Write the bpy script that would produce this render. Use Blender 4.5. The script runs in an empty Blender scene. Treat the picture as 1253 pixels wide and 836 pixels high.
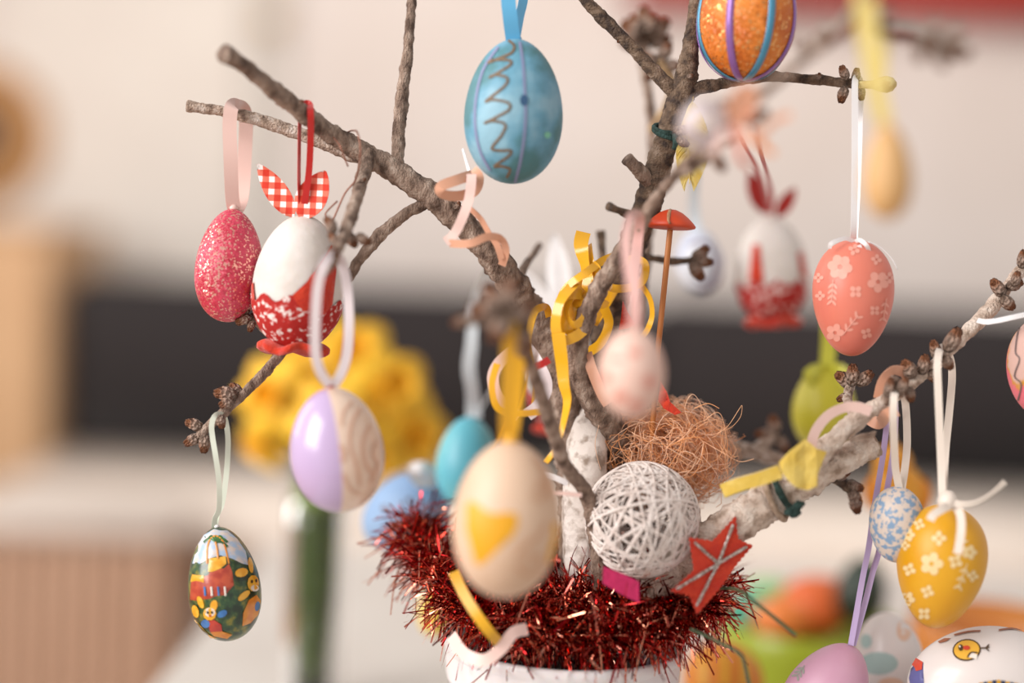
import bpy, bmesh, math, random
from mathutils import Vector, Matrix
from mathutils.bvhtree import BVHTree
from mathutils.geometry import delaunay_2d_cdt
from mathutils import noise as mnoise
random.seed(7)
sc = bpy.context.scene
COL = sc.collection
PI = math.pi

# ------------------------------------------------------------------ camera
W_PX, H_PX, LENS = 1253.0, 836.0, 50.0
F = W_PX * LENS / 36.0
CAM = Vector((0, 0, 1.06))
PITCH, ROLL = math.radians(4.0), math.radians(2.4)
fw = Vector((0, math.cos(PITCH), -math.sin(PITCH)))
_r0 = Vector((1, 0, 0)); _u0 = _r0.cross(fw)
rt = math.cos(ROLL) * _r0 + math.sin(ROLL) * _u0
up = -math.sin(ROLL) * _r0 + math.cos(ROLL) * _u0
cd = bpy.data.cameras.new('camera'); cam = bpy.data.objects.new('camera', cd); COL.objects.link(cam)
cd.sensor_width = 36; cd.lens = LENS; cd.clip_start = 0.02; cd.clip_end = 50
cd.dof.use_dof = True; cd.dof.focus_distance = 0.60; cd.dof.aperture_fstop = 1.6
R = Matrix((rt, up, -fw)).transposed()
cam.matrix_world = Matrix.Translation(CAM) @ R.to_4x4()
sc.camera = cam

# ------------------------------------------------------------------ world, light, exposure
def lin(h):
    if isinstance(h, (tuple, list)): return tuple(h)[:3]
    h = h.lstrip('#'); v = [int(h[i:i+2], 16) / 255 for i in (0, 2, 4)]
    return tuple(x / 12.92 if x <= .04045 else ((x + .055) / 1.055) ** 2.4 for x in v)
w = bpy.data.worlds.new('world'); sc.world = w; w.use_nodes = True
w.node_tree.nodes['Background'].inputs[0].default_value = (1.0, .94, .90, 1)
w.node_tree.nodes['Background'].inputs[1].default_value = 0.60
def area(name, loc, target, size, power, color, size_y=None):
    l = bpy.data.lights.new(name, 'AREA'); l.size = size; l.energy = power; l.color = color
    if size_y: l.shape = 'RECTANGLE'; l.size_y = size_y
    o = bpy.data.objects.new(name, l); COL.objects.link(o); o.location = loc
    o.rotation_euler = (Vector(target) - Vector(loc)).to_track_quat('-Z', 'Y').to_euler()
    return o
area('window_daylight', (-1.9, -0.55, 2.0), (0.05, 0.62, 1.05), 1.5, 72, (1.0, .97, .95), 1.7)
area('far_window_daylight', (-2.3, 1.9, 1.9), (1.4, 4.2, 1.1), 1.2, 20, (1.0, .95, .91), 1.6)
area('back_wall_fill', (.5, 2.3, 2.65), (.6, 4.3, .9), 1.4, 24, (1.0, .93, .87), .8)  # unseen overhead fill, added to lift the dim back wall
sc.view_settings.view_transform = 'Standard'; sc.view_settings.look = 'None'
sc.view_settings.exposure = 0.25; sc.view_settings.gamma = 1.0
sc.view_settings.use_curve_mapping = False

# ------------------------------------------------------------------ helpers
def P(px, py, d):
    return CAM + fw * d + rt * ((px - 626.5) / F * d) + up * ((418 - py) / F * d)
def px2m(n, d): return n * d / F

MATS = {}
def M(name, c1, c2=None, scale=60., rough=.5, metal=0., bump=0., bscale=None, sss=0., sheen=0., lo=.4, hi=.6,
      stretch=(1, 1, 1), c3=None, coat=0., trans=0., alpha=1., detail=4., spec=.5):
    if name in MATS: return MATS[name]
    m = bpy.data.materials.new(name); m.use_nodes = True; MATS[name] = m
    nt = m.node_tree; b = nt.nodes['Principled BSDF']
    b.inputs['Base Color'].default_value = (*lin(c1), 1)
    b.inputs['Roughness'].default_value = rough; b.inputs['Metallic'].default_value = metal
    b.inputs['Specular IOR Level'].default_value = spec
    if sss:
        b.inputs['Subsurface Weight'].default_value = sss
        b.inputs['Subsurface Radius'].default_value = (.004, .002, .001); b.inputs['Subsurface Scale'].default_value = 1
    if sheen: b.inputs['Sheen Weight'].default_value = sheen
    if coat: b.inputs['Coat Weight'].default_value = coat; b.inputs['Coat Roughness'].default_value = .15
    if trans: b.inputs['Transmission Weight'].default_value = trans
    if c2 is not None or bump:
        tc = nt.nodes.new('ShaderNodeTexCoord'); mp = nt.nodes.new('ShaderNodeMapping')
        mp.inputs['Scale'].default_value = stretch
        nt.links.new(tc.outputs['Object'], mp.inputs[0])
    if c2 is not None:
        n = nt.nodes.new('ShaderNodeTexNoise'); n.inputs['Scale'].default_value = scale; n.inputs['Detail'].default_value = detail
        nt.links.new(mp.outputs[0], n.inputs['Vector'])
        r = nt.nodes.new('ShaderNodeValToRGB'); e = r.color_ramp.elements
        e[0].position = lo; e[0].color = (*lin(c1), 1); e[1].position = hi; e[1].color = (*lin(c2), 1)
        if c3 is not None:
            x = e.new(min(.99, hi + (hi - lo))); x.color = (*lin(c3), 1)
        nt.links.new(n.outputs['Fac'], r.inputs[0]); nt.links.new(r.outputs[0], b.inputs['Base Color'])
    if bump:
        n2 = nt.nodes.new('ShaderNodeTexNoise'); n2.inputs['Scale'].default_value = bscale or scale * 2
        n2.inputs['Detail'].default_value = 4
        nt.links.new(mp.outputs[0], n2.inputs['Vector'])
        bp = nt.nodes.new('ShaderNodeBump'); bp.inputs['Strength'].default_value = bump; bp.inputs['Distance'].default_value = .002
        nt.links.new(n2.outputs['Fac'], bp.inputs['Height']); nt.links.new(bp.outputs[0], b.inputs['Normal'])
    return m

def raw(name, verts, faces, mat, parent=None, origin=None, smooth=True):
    me = bpy.data.meshes.new(name)
    o0 = Vector(origin) if origin is not None else Vector((0, 0, 0))
    me.from_pydata([tuple(Vector(v) - o0) for v in verts], [], faces)
    if smooth: me.polygons.foreach_set('use_smooth', [True] * len(me.polygons))
    me.materials.append(mat); me.update()
    o = bpy.data.objects.new(name, me); COL.objects.link(o)
    if parent is not None: o.parent = parent
    return o

class Thing:
    """An Empty at the base of a thing that parents its parts; parts are given in world space."""
    def __init__(s, name, label, cat, loc, group=None, kind=None):
        s.loc = Vector(loc); s.e = bpy.data.objects.new(name, None); COL.objects.link(s.e)
        s.e.empty_display_size = .01; s.e.location = s.loc
        s.e['label'] = label
        if kind: s.e['kind'] = kind
        else: s.e['category'] = cat
        if group: s.e['group'] = group
    def part(s, name, vf, mat, smooth=True, sub=None, label=None, kind=None):
        o = raw(name, vf[0], vf[1], mat, sub or s.e, s.loc, smooth)
        if label: o['label'] = label
        if kind: o['kind'] = kind
        return o
def single(name, vf, mat, label, cat, group=None, kind=None, smooth=True, origin=None):
    if origin is None:
        n = len(vf[0]); origin = sum((Vector(v) for v in vf[0]), Vector()) / n
    o = raw(name, vf[0], vf[1], mat, None, origin, smooth); o.location = origin
    o['label'] = label
    if kind: o['kind'] = kind
    if cat: o['category'] = cat
    if group: o['group'] = group
    return o

def cr(pts, step=None, n=8):
    """Catmull-Rom through tuples"""
    out = []
    L = len(pts)
    for i in range(L - 1):
        p0 = pts[max(0, i - 1)]; p1 = pts[i]; p2 = pts[i + 1]; p3 = pts[min(L - 1, i + 2)]
        k = n
        if step: k = max(2, int(math.hypot(p2[0] - p1[0], p2[1] - p1[1]) / step))
        for j in range(k):
            t = j / k; t2 = t * t; t3 = t2 * t
            out.append(tuple(.5 * (2 * b + (c - a) * t + (2 * a - 5 * b + 4 * c - e) * t2 + (3 * b - a - 3 * c + e) * t3)
                             for a, b, c, e in zip(p0, p1, p2, p3)))
    out.append(tuple(pts[-1])); return out

def box(x0, x1, y0, y1, z0, z1, bev=0.):
    bm = bmesh.new(); bmesh.ops.create_cube(bm, size=1)
    for v in bm.verts:
        v.co = Vector(((x0 + x1) / 2 + v.co.x * (x1 - x0), (y0 + y1) / 2 + v.co.y * (y1 - y0), (z0 + z1) / 2 + v.co.z * (z1 - z0)))
    if bev: bmesh.ops.bevel(bm, geom=bm.edges[:], offset=bev, segments=3, affect='EDGES')
    bm.verts.ensure_lookup_table(); bm.verts.index_update()
    r = ([v.co.copy() for v in bm.verts], [[v.index for v in f.verts] for f in bm.faces]); bm.free(); return r
def merge(*vfs):
    V, Fc = [], []
    for v, f in vfs:
        o = len(V); V += list(v); Fc += [[i + o for i in q] for q in f]
    return V, Fc

def tube(pts3, rads, seg=10, rough=0., cap=True, seed=0, knob=0.):
    """tube through world points with optional radial noise"""
    V, Fc = [], []
    prev = None; n = len(pts3); s_len = 0
    for i, p in enumerate(pts3):
        t = (pts3[min(n - 1, i + 1)] - pts3[max(0, i - 1)]).normalized()
        if prev is None:
            a = t.cross(Vector((0, 1, 0.01))).normalized()
        else:
            a = (prev - t * prev.dot(t)).normalized()
        prev = a; b = t.cross(a)
        if i: s_len += (p - pts3[i - 1]).length
        kn = 1.0
        if knob: kn += knob * max(0, math.sin(s_len * 420 + seed) + .45 * math.sin(s_len * 910 + seed * 2) - .75)
        for k in range(seg):
            an = 2 * PI * k / seg
            dv = a * math.cos(an) + b * math.sin(an)
            r = rads[i] * kn
            if rough:
                q = (p + dv * rads[i])
                r *= 1 + rough * mnoise.noise(q * 260 + Vector((seed, 0, 0))) + rough * .6 * mnoise.noise(q * 800)
            V.append(p + dv * r)
    for i in range(n - 1):
        for k in range(seg):
            k2 = (k + 1) % seg
            Fc.append([i * seg + k, i * seg + k2, (i + 1) * seg + k2, (i + 1) * seg + k])
    if cap:
        Fc.append(list(range(seg))[::-1]); Fc.append([(n - 1) * seg + k for k in range(seg)])
    return V, Fc
def ptube(pts, seg=10, step=4, **kw):
    """pts (px,py,depth,radius_px): a tube in the scene"""
    q = cr(pts, step=step)
    return tube([P(a, b, c) for a, b, c, r in q], [px2m(max(r, .3), c) for a, b, c, r in q], seg, **kw)

def ribbon(pts, wpx, twist=0., n=8, thick=.00022, w_end=None):
    """flat ribbon with thickness; pts (px,py,d) or (px,py,d,twist)"""
    pts = [p if len(p) == 4 else (*p, twist) for p in pts]
    q = cr(pts, n=n); N = len(q)
    p3 = [P(a, b, c) for a, b, c, t in q]
    V, Fc = [], []
    for i in range(N):
        t = (p3[min(N - 1, i + 1)] - p3[max(0, i - 1)]).normalized()
        view = (p3[i] - CAM).normalized()
        wdir = t.cross(view)
        wdir = wdir.normalized() if wdir.length > 1e-4 else rt
        nd = t.cross(wdir).normalized()
        a = q[i][3]
        wv = wdir * math.cos(a) + nd * math.sin(a); nv = t.cross(wv).normalized()
        ww = wpx if w_end is None else wpx + (w_end - wpx) * i / (N - 1)
        h = px2m(ww, q[i][2]) / 2
        cs = [p3[i] + wv * h * sx + nv * thick / 2 * sn for sx, sn in ((-1, -1), (1, -1), (1, 1), (-1, 1))]
        V += [cs[0], cs[1], cs[1], cs[2], cs[2], cs[3], cs[3], cs[0]]
    for i in range(N - 1):
        for k in range(4):
            Fc.append([i * 8 + k * 2, i * 8 + k * 2 + 1, i * 8 + 9 + k * 2, i * 8 + 8 + k * 2])
    Fc.append([6, 4, 2, 0]); Fc.append([(N - 1) * 8 + k for k in (0, 2, 4, 6)])
    return V, Fc

def lathe(prof, origin, axis, ref, seg=40):
    """prof [(r,z)], axis = unit z of the thing, ref = x direction"""
    axis = axis.normalized(); x = (ref - axis * ref.dot(axis)).normalized(); y = axis.cross(x)
    V, Fc = [], []
    for r, z in prof:
        for k in range(seg):
            a = 2 * PI * k / seg
            V.append(origin + axis * z + (x * math.cos(a) + y * math.sin(a)) * r)
    for i in range(len(prof) - 1):
        for k in range(seg):
            k2 = (k + 1) % seg
            Fc.append([i * seg + k, (i + 1) * seg + k, (i + 1) * seg + k2, i * seg + k2])
    return V, Fc

class Egg:
    """egg as a surface of revolution; centre, width, height and lean read off the photograph, at its own depth"""
    def __init__(s, cx, cy, w, h, d, tilt=0., k=.12, lean=0., seg=48, rings=30):
        s.d = d; s.c = P(cx, cy, d); s.a = px2m(w, d) / 2; s.b = px2m(h, d) / 2
        t = math.radians(tilt); l = math.radians(lean)
        s.ax = ((up * math.cos(t) + rt * math.sin(t)) * math.cos(l) - fw * math.sin(l)).normalized()
        s.k = k; s.mx = max(math.sin(i / 100 * PI) * (1 - k * math.cos(i / 100 * PI)) for i in range(101))
        s.vf = lathe([(s.rad(i / rings * PI), s.b * math.cos(i / rings * PI)) for i in range(rings + 1)], s.c, s.ax, rt, seg)
        s.bvh = BVHTree.FromPolygons([tuple(v) for v in s.vf[0]], s.vf[1])
        s.x = (rt - s.ax * rt.dot(s.ax)).normalized(); s.y = s.ax.cross(s.x)
    def rad(s, th, off=0.): return max(1e-5, s.a * math.sin(th) * (1 - s.k * math.cos(th)) / s.mx + off)
    def top(s): return s.c + s.ax * s.b
    def hit(s, px, py, off=.0002):
        d = (P(px, py, 1.) - CAM).normalized()
        h, n, i, _ = s.bvh.ray_cast(CAM, d)
        if h is None:
            h, n, i, _ = s.bvh.find_nearest(P(px, py, s.d))
        nn = (h - s.c).normalized()
        if n.dot(nn) < 0: n = -n
        return h + n * off
    def fill(s, poly, step=5., off=.0002):
        """flat painted patch: polygon in picture pixels laid onto the shell"""
        pts = [Vector(p) for p in poly]; n = len(pts)
        xs = [p[0] for p in poly]; ys = [p[1] for p in poly]
        if (max(xs) - min(xs)) > step * 1.6 or (max(ys) - min(ys)) > step * 1.6:
            x = min(xs) + step / 2
            while x < max(xs):
                y = min(ys) + step / 2
                while y < max(ys):
                    if inside((x, y), poly): pts.append(Vector((x, y)))
                    y += step
                x += step
        vs, es, fs, *_ = delaunay_2d_cdt(pts, [], [list(range(n))], 1, 1e-4)
        return [s.hit(v.x, v.y, off) for v in vs], [list(f) for f in fs]
    def stroke(s, path, wpx, n=6, off=.0003):
        q = cr(path, n=n); V, Fc = [], []
        for i, (x, y) in enumerate(q):
            a = q[max(0, i - 1)]; b = q[min(len(q) - 1, i + 1)]
            dx, dy = b[0] - a[0], b[1] - a[1]; L = math.hypot(dx, dy) or 1
            nx, ny = -dy / L * wpx / 2, dx / L * wpx / 2
            V += [s.hit(x - nx, y - ny, off), s.hit(x, y, off * 1.5), s.hit(x + nx, y + ny, off)]
        for i in range(len(q) - 1):
            Fc += [[i * 3, i * 3 + 1, i * 3 + 4, i * 3 + 3], [i * 3 + 1, i * 3 + 2, i * 3 + 5, i * 3 + 4]]
        return V, Fc
    def meridian(s, ang, wm, th0=.03, th1=PI - .03, off=.0004, n=40):
        V, Fc = [], []
        for i in range(n + 1):
            th = th0 + (th1 - th0) * i / n; r = s.rad(th); da = min(.5, wm / 2 / max(r, 1e-4))
            for q, o in ((-1, off * .3), (-.9, off), (.9, off), (1, off * .3)):
                a = ang + da * q
                V.append(s.c + s.ax * ((s.b + off) * math.cos(th)) + (s.x * math.cos(a) + s.y * math.sin(a)) * (r + o))
        for i in range(n):
            for k in range(3): Fc.append([i * 4 + k, i * 4 + k + 1, i * 4 + 5 + k, i * 4 + 4 + k])
        return V, Fc
def inside(p, poly):
    x, y = p; r = False; j = len(poly) - 1
    for i in range(len(poly)):
        if (poly[i][1] > y) != (poly[j][1] > y) and x < (poly[j][0] - poly[i][0]) * (y - poly[i][1]) / (poly[j][1] - poly[i][1]) + poly[i][0]:
            r = not r
        j = i
    return r
def ell(cx, cy, rx, ry, rot=0., n=10):
    c, s_ = math.cos(math.radians(rot)), math.sin(math.radians(rot))
    return [(cx + rx * math.cos(a) * c - ry * math.sin(a) * s_, cy + rx * math.cos(a) * s_ + ry * math.sin(a) * c)
            for a in (2 * PI * i / n for i in range(n))]
def flower(e, cx, cy, r, n=5, rot=0, hole=.28):
    """painted blossom: n petals around a bare centre"""
    out = []
    for i in range(n):
        a = math.radians(rot) + 2 * PI * i / n
        out.append(e.fill(ell(cx + r * .6 * math.cos(a), cy + r * .6 * math.sin(a), r * .44, r * .40, math.degrees(a), 9), step=8))
    return merge(*out)
def sprig(e, x0, y0, x1, y1, r, n=4):
    out = [e.stroke([(x0, y0), ((x0 + x1) / 2, (y0 + y1) / 2), (x1, y1)], 1.4, n=3)]
    an = math.degrees(math.atan2(y1 - y0, x1 - x0)); L = math.hypot(x1 - x0, y1 - y0)
    for i in range(n):
        t = (i + .6) / n; x = x0 + (x1 - x0) * t; y = y0 + (y1 - y0) * t
        for sg in (-1, 1):
            a = an + sg * 42; ar = math.radians(a)
            out.append(e.fill(ell(x + math.cos(ar) * r, y + math.sin(ar) * r, r, r * .38, a, 8), step=9))
    return merge(*out)

# ------------------------------------------------------------------ shared materials
m_wall = M('cream_plaster', 'ddd3cd', 'd8cdc6', 3., rough=.9, bump=.05, bscale=80)
m_bark = M('grey_brown_bark', '5c473b', '9a8272', 230., rough=.85, lo=.34, hi=.54, c3='c4b0a1', bump=1., bscale=1100, stretch=(1, 1, .6))
m_barkd = M('dark_brown_bark', '3f3029', '79624f', 230., rough=.85, lo=.35, hi=.56, c3='a08a79', bump=1., bscale=1100)
m_barkw = M('pale_weathered_bark', '6a5547', 'b29b8a', 300., rough=.85, lo=.30, hi=.50, c3='d6c9bf', bump=1., bscale=1000)
m_barkc = M('bleached_bark', '9a8270', 'd2bcab', 200., rough=.85, lo=.30, hi=.46, c3='e6d6c8', bump=1., bscale=900, stretch=(1, 1, 1))
m_cut = M('cut_wood', '8b7666', 'b8a28e', 300., rough=.9)
m_white_paint = M('white_paint_on_wood', 'e4dad2', '9a887a', 160., rough=.8, lo=.5, hi=.68, bump=.4)

def bud_material():
    m = bpy.data.materials.new('bud_scales'); m.use_nodes = True; nt = m.node_tree; b = nt.nodes['Principled BSDF']
    tc = nt.nodes.new('ShaderNodeTexCoord'); sx = nt.nodes.new('ShaderNodeSeparateXYZ'); nt.links.new(tc.outputs['Object'], sx.inputs[0])
    n = nt.nodes.new('ShaderNodeTexNoise'); n.inputs['Scale'].default_value = 6; nt.links.new(tc.outputs['Object'], n.inputs['Vector'])
    ad = nt.nodes.new('ShaderNodeMath'); ad.operation = 'MULTIPLY_ADD'; ad.inputs[1].default_value = .5
    nt.links.new(n.outputs['Fac'], ad.inputs[0]); nt.links.new(sx.outputs['Z'], ad.inputs[2])
    r = nt.nodes.new('ShaderNodeValToRGB'); e = r.color_ramp.elements
    e[0].position = .25; e[0].color = (*lin('77604f'), 1); e[1].position = 1.25; e[1].color = (*lin('8a5432'), 1)
    x = e.new(.65); x.color = (*lin('b89c8b'), 1); x = e.new(.92); x.color = (*lin('a5795f'), 1); e[-1].position = 1.
    nt.links.new(ad.outputs[0], r.inputs[0]); nt.links.new(r.outputs[0], b.inputs['Base Color'])
    b.inputs['Roughness'].default_value = .65
    bp = nt.nodes.new('ShaderNodeBump'); bp.inputs['Strength'].default_value = .7; bp.inputs['Distance'].default_value = .1
    v = nt.nodes.new('ShaderNodeTexVoronoi'); v.inputs['Scale'].default_value = 5; nt.links.new(tc.outputs['Object'], v.inputs['Vector'])
    nt.links.new(v.outputs['Distance'], bp.inputs['Height']); nt.links.new(bp.outputs[0], b.inputs['Normal'])
    return m
m_bud = bud_material()
def bud_mesh():
    prof = [(.001, -.05), (.2, 0), (.33, .18), (.38, .4), (.34, .62), (.24, .82), (.13, .95), (.001, 1.)]
    V, Fc = lathe(prof, Vector(), Vector((0, 0, 1)), Vector((1, 0, 0)), 10)
    V = [v * (1 + .10 * math.sin(5 * math.atan2(v.y, v.x) + v.z * 9)) if .1 < v.z < .97 else v for v in V]
    me = bpy.data.meshes.new('bud'); me.from_pydata([tuple(v) for v in V], [], Fc)
    me.polygons.foreach_set('use_smooth', [True] * len(me.polygons)); me.materials.append(m_bud); return me
BUD = bud_mesh()
def bud(thing, px, py, d, length, ang, fat=1., lean=0.):
    """ang: image direction in degrees (0 right, 90 up)"""
    a = math.radians(ang); L = px2m(length, d) * .95; fat *= .86
    z = (rt * math.cos(a) + up * math.sin(a)) * math.cos(lean) - fw * math.sin(lean)
    z.normalize(); x = z.cross(fw).normalized() if abs(z.dot(fw)) < .99 else rt; y = z.cross(x)
    o = bpy.data.objects.new('bud', BUD); COL.objects.link(o); o.parent = thing.e
    mm = Matrix((x * L * fat, y * L * fat, z * L)).transposed().to_4x4()
    mm.translation = P(px, py, d) - thing.loc
    o.matrix_local = mm
    return o

# satin ribbons
def translucent(m, fac):
    nt = m.node_tree; b = nt.nodes['Principled BSDF']; o = [n for n in nt.nodes if n.type == 'OUTPUT_MATERIAL'][0]
    tr = nt.nodes.new('ShaderNodeBsdfTranslucent'); mx = nt.nodes.new('ShaderNodeMixShader'); mx.inputs[0].default_value = fac
    if b.inputs['Base Color'].is_linked: nt.links.new(b.inputs['Base Color'].links[0].from_socket, tr.inputs[0])
    else: tr.inputs[0].default_value = b.inputs['Base Color'].default_value
    nt.links.new(b.outputs[0], mx.inputs[1]); nt.links.new(tr.outputs[0], mx.inputs[2]); nt.links.new(mx.outputs[0], o.inputs[0])
    return m
def satin(name, c, rough=.35):
    if name in MATS: return MATS[name]
    return M(name, c, rough=rough, sheen=.2, spec=.5)
s_white = satin('white_satin', 'e9e6e6'); s_cream = satin('cream_satin', 'e3d6c9'); s_pink = satin('pale_pink_satin', 'e6c4ba')
s_peach = satin('peach_satin', 'd9a184'); s_blue = satin('sky_blue_satin', '5aa6cf'); s_yel = satin('golden_yellow_ribbon', 'e4a820', .15)
s_yel2 = satin('mustard_ribbon', 'd8a010', .4); s_lil = satin('lilac_satin', 'bfa9d3'); s_lime = satin('lime_ribbon', 'c9c844')
s_red = satin('red_satin', 'c01a14'); s_pal = satin('pale_yellow_ribbon', 'd8c478'); s_ice = satin('ice_blue_satin', 'd5dee3')

# ================================================================== THE SETTING
ZT = .75
YW = 4.5
single('floor', box(-2.6, 3.4, -1.2, YW, -.04, 0), M('oak_floor', '9a7150', 'b58a63', 8., rough=.5, stretch=(1, .1, 1)),
       'brown wooden floor', None, kind='structure', smooth=False)
single('wall_back', box(-2.6, 3.4, YW, YW + .1, 0, 2.7), m_wall, 'pale cream wall behind the dark sofa back', None, kind='structure', smooth=False)
single('wall_left', merge(box(-2.7, -2.6, 3.4, YW, 0, 2.7), box(-2.7, -2.6, -1.2, 3.4, 0, .9), box(-2.7, -2.6, -1.2, 3.4, 2.55, 2.7)), m_wall,
       'cream side wall with a wide window opening', None, kind='structure', smooth=False)
single('baseboard_back', box(-2.6, 3.4, YW - .015, YW, 0, .09), M('white_gloss', 'e8e4df', rough=.4), 'white skirting board', None, kind='structure', smooth=False)

# pale door in the back wall with its frame and brass handle
def at_y(px, py, Y):
    d = P(px, py, 1.) - CAM; return CAM + d * (Y / d.y)
xd = at_y(330, 30, YW).x
dr = Thing('door_1', 'pale grey-white door edge in the back wall', None, (xd, YW - .03, 0), kind='structure')
dr.part('door_leaf', box(xd - .86, xd - .06, YW - .03, YW - .002, .02, 2.05, .004), M('white_door', 'ddd5cc', 'd9d0c7', 5, rough=.5), smooth=False)
dr.part('door_frame', box(xd - .05, xd + .05, YW - .05, YW - .002, 0, 2.12, .006), M('grey_frame', 'c9c2ba', rough=.5), smooth=False)
kp = at_y(338, 28, YW - .06)
dr.part('handle', lathe([(.001, -.07), (.022, -.065), (.03, -.05), (.03, -.03), (.012, -.015), (.012, 0)], Vector((xd + .02, YW - .05, kp.z)), Vector((0, 1, 0)), Vector((1, 0, 0)), 20),
        M('brass', 'c9a24e', metal=.9, rough=.3))

# round brown wall decoration at the left edge
pw = at_y(-28, 165, YW - .03)
wd = Thing('wall_decoration', 'round orange-brown wall decoration with a dark centre at the left edge', 'wall decoration', pw)
wd.part('ring', lathe([(.10, -.0), (.12, -.03), (.16, -.045), (.21, -.03), (.23, 0), (.1, .0)], pw, Vector((0, 1, 0)), Vector((1, 0, 0)), 40),
        M('rattan_ring', 'a9723d', 'c99a62', 40, rough=.7, bump=.5))
wd.part('centre', lathe([(.001, -.02), (.08, -.02), (.115, -.005), (.12, .0)], pw, Vector((0, 1, 0)), Vector((1, 0, 0)), 32), M('dark_walnut', '3b2417', rough=.5))

# red shelf on the wall at the top right
a0 = at_y(772, 14, YW - .12); a1 = at_y(1330, 14, YW - .12)
rs = Thing('red_wall_box', 'deep red wall box whose lower edge shows at the upper right', 'wall cabinet', ((a0.x + a1.x) / 2, YW, a0.z - .01))
mr = M('deep_red_lacquer', '8c2018', '9c2a1e', 4, rough=.45)
zb = (at_y(1000, 17, YW - .12)).z
rs.part('body', box(a0.x, a1.x, YW - .12, YW - .001, zb, zb + .5, .006), mr, smooth=False)
rs.part('door', box(a0.x + .02, (a0.x + a1.x) / 2 - .005, YW - .14, YW - .121, zb + .02, zb + .48, .004), mr, smooth=False)
rs.part('door', box((a0.x + a1.x) / 2 + .005, a1.x - .02, YW - .14, YW - .121, zb + .02, zb + .48, .004), mr, smooth=False)

# sofa: dark backrest, pale seat
YS = 3.8
xl = at_y(75, 440, YS).x
m_dark = M('charcoal_fabric', '221c1d', '292223', 40, rough=.95, bump=.2, bscale=600, sheen=.1)
m_seat = M('cream_upholstery', 'd9cdc2', 'd2c5b9', 12, rough=.95, bump=.2, bscale=400)
so = Thing('sofa', 'long sofa with charcoal backrest and cream seat against the wall', 'sofa', ((xl + 1.9) / 2, YS - .3, 0))
for i in range(2):
    L = (1.95 - xl) / 2
    so.part('back_cushion', box(xl + i * L + .003, xl + (i + 1) * L - .003, YS, YS + .22, .43, .925, .03), m_dark)
so.part('backrest', box(xl + .02, 1.93, YS + .2, YS + .34, .1, .86, .02), m_dark)
for i in range(2):
    so.part('seat_cushion', box(xl + i * L + .003, xl + (i + 1) * L - .003, YS - .78, YS + .02, .30, .455, .035), m_seat)
so.part('base', box(xl + .02, 1.93, YS - .74, YS + .2, .07, .31, .01), m_seat, smooth=False)
for sx in (xl + .08, 1.87):
    for sy in (YS - .68, YS + .24):
        so.part('leg', box(sx - .03, sx + .03, sy - .03, sy + .03, 0, .08, .004), M('dark_walnut', '3b2417'), smooth=False)

# tan cabinet at the left of the sofa
xc1 = at_y(72, 440, 3.75).x - .03
zc = at_y(30, 285, 3.75).z
m_tan = M('tan_wood', 'c49c74', 'd0aa82', 6, rough=.6, stretch=(4, 1, .5))
cb = Thing('cabinet', 'tan wooden cabinet at the left end of the sofa', 'cabinet', (xc1 - .3, 4.0, 0))
cb.part('body', box(xc1 - .8, xc1, 3.75, 4.25, .06, zc, .006), m_tan, smooth=False)
cb.part('top', box(xc1 - .82, xc1 + .01, 3.73, 4.26, zc, zc + .025, .004), m_tan, smooth=False)
cb.part('plinth', box(xc1 - .78, xc1 - .02, 3.78, 4.23, 0, .06), M('dark_walnut', '3b2417'), smooth=False)
for i in range(2):
    dd = cb.part('door', box(xc1 - .795 + i * .4, xc1 - .405 + i * .4, 3.73, 3.749, .08, zc - .02, .004), m_tan, smooth=False)
    xk = xc1 - .44 + i * .08
    cb.part('knob', lathe([(.001, -.03), (.014, -.026), (.016, -.015), (.007, 0)], Vector((xk, 3.73, .7)), Vector((0, 1, 0)), Vector((1, 0, 0)), 16), M('brass', 'c9a24e'), sub=dd)

# slatted beige bench, lower left
xb1 = at_y(205, 720, 2.75).x
zb1 = at_y(100, 632, 2.75).z
bn = Thing('bench', 'beige slatted bench with a pale padded top at the lower left', 'bench', (xb1 - .6, 3.0, 0))
bn.part('padded_top', box(xb1 - 1.1, xb1 + .015, 2.73, 3.22 - .23, zb1 - .05, zb1, .02), M('pale_pad', 'd6cbc2', 'cfc3b9', 20, rough=.9))
m_sl = M('beige_slat', 'c3a28a', 'b8967e', 18, rough=.7, stretch=(3, 1, .3))
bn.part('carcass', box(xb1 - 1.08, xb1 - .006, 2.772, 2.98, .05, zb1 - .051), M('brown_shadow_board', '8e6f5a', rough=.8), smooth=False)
ns = 27
for i in range(ns):
    x0 = xb1 - 1.08 + i * 1.075 / ns
    bn.part('slat', box(x0 + .004, x0 + 1.075 / ns - .004, 2.745, 2.771, .05, zb1 - .052, .003), m_sl, smooth=False)
for sx in (xb1 - 1.03, xb1 - .06):
    for sy in (2.80, 2.95):
        bn.part('foot', box(sx - .025, sx + .025, sy - .02, sy + .02, 0, .05, .003), m_sl, smooth=False)

# white table
tb = Thing('table', 'white dining table under the pot and vase', 'table', (.6, .85, 0))
m_tab = M('white_table', 'cbc5be', 'c4bdb6', 8, rough=.35)
tb.part('table_top', box(-.235, 1.5, .22, 1.40, ZT - .03, ZT, .004), m_tab, smooth=False)
tb.part('apron', merge(box(-.17, 1.44, .30, .32, ZT - .11, ZT - .03), box(-.17, 1.44, 1.30, 1.32, ZT - .11, ZT - .03),
                       box(-.17, -.15, .30, 1.32, ZT - .11, ZT - .03), box(1.42, 1.44, .30, 1.32, ZT - .11, ZT - .03)), m_tab, smooth=False)
for sx in (-.14, 1.41):
    for sy in (.33, 1.29):
        tb.part('leg', box(sx - .03, sx + .03, sy - .03, sy + .03, 0, ZT - .03, .004), m_tab, smooth=False)
Z = Vector((0, 0, 1))

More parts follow.
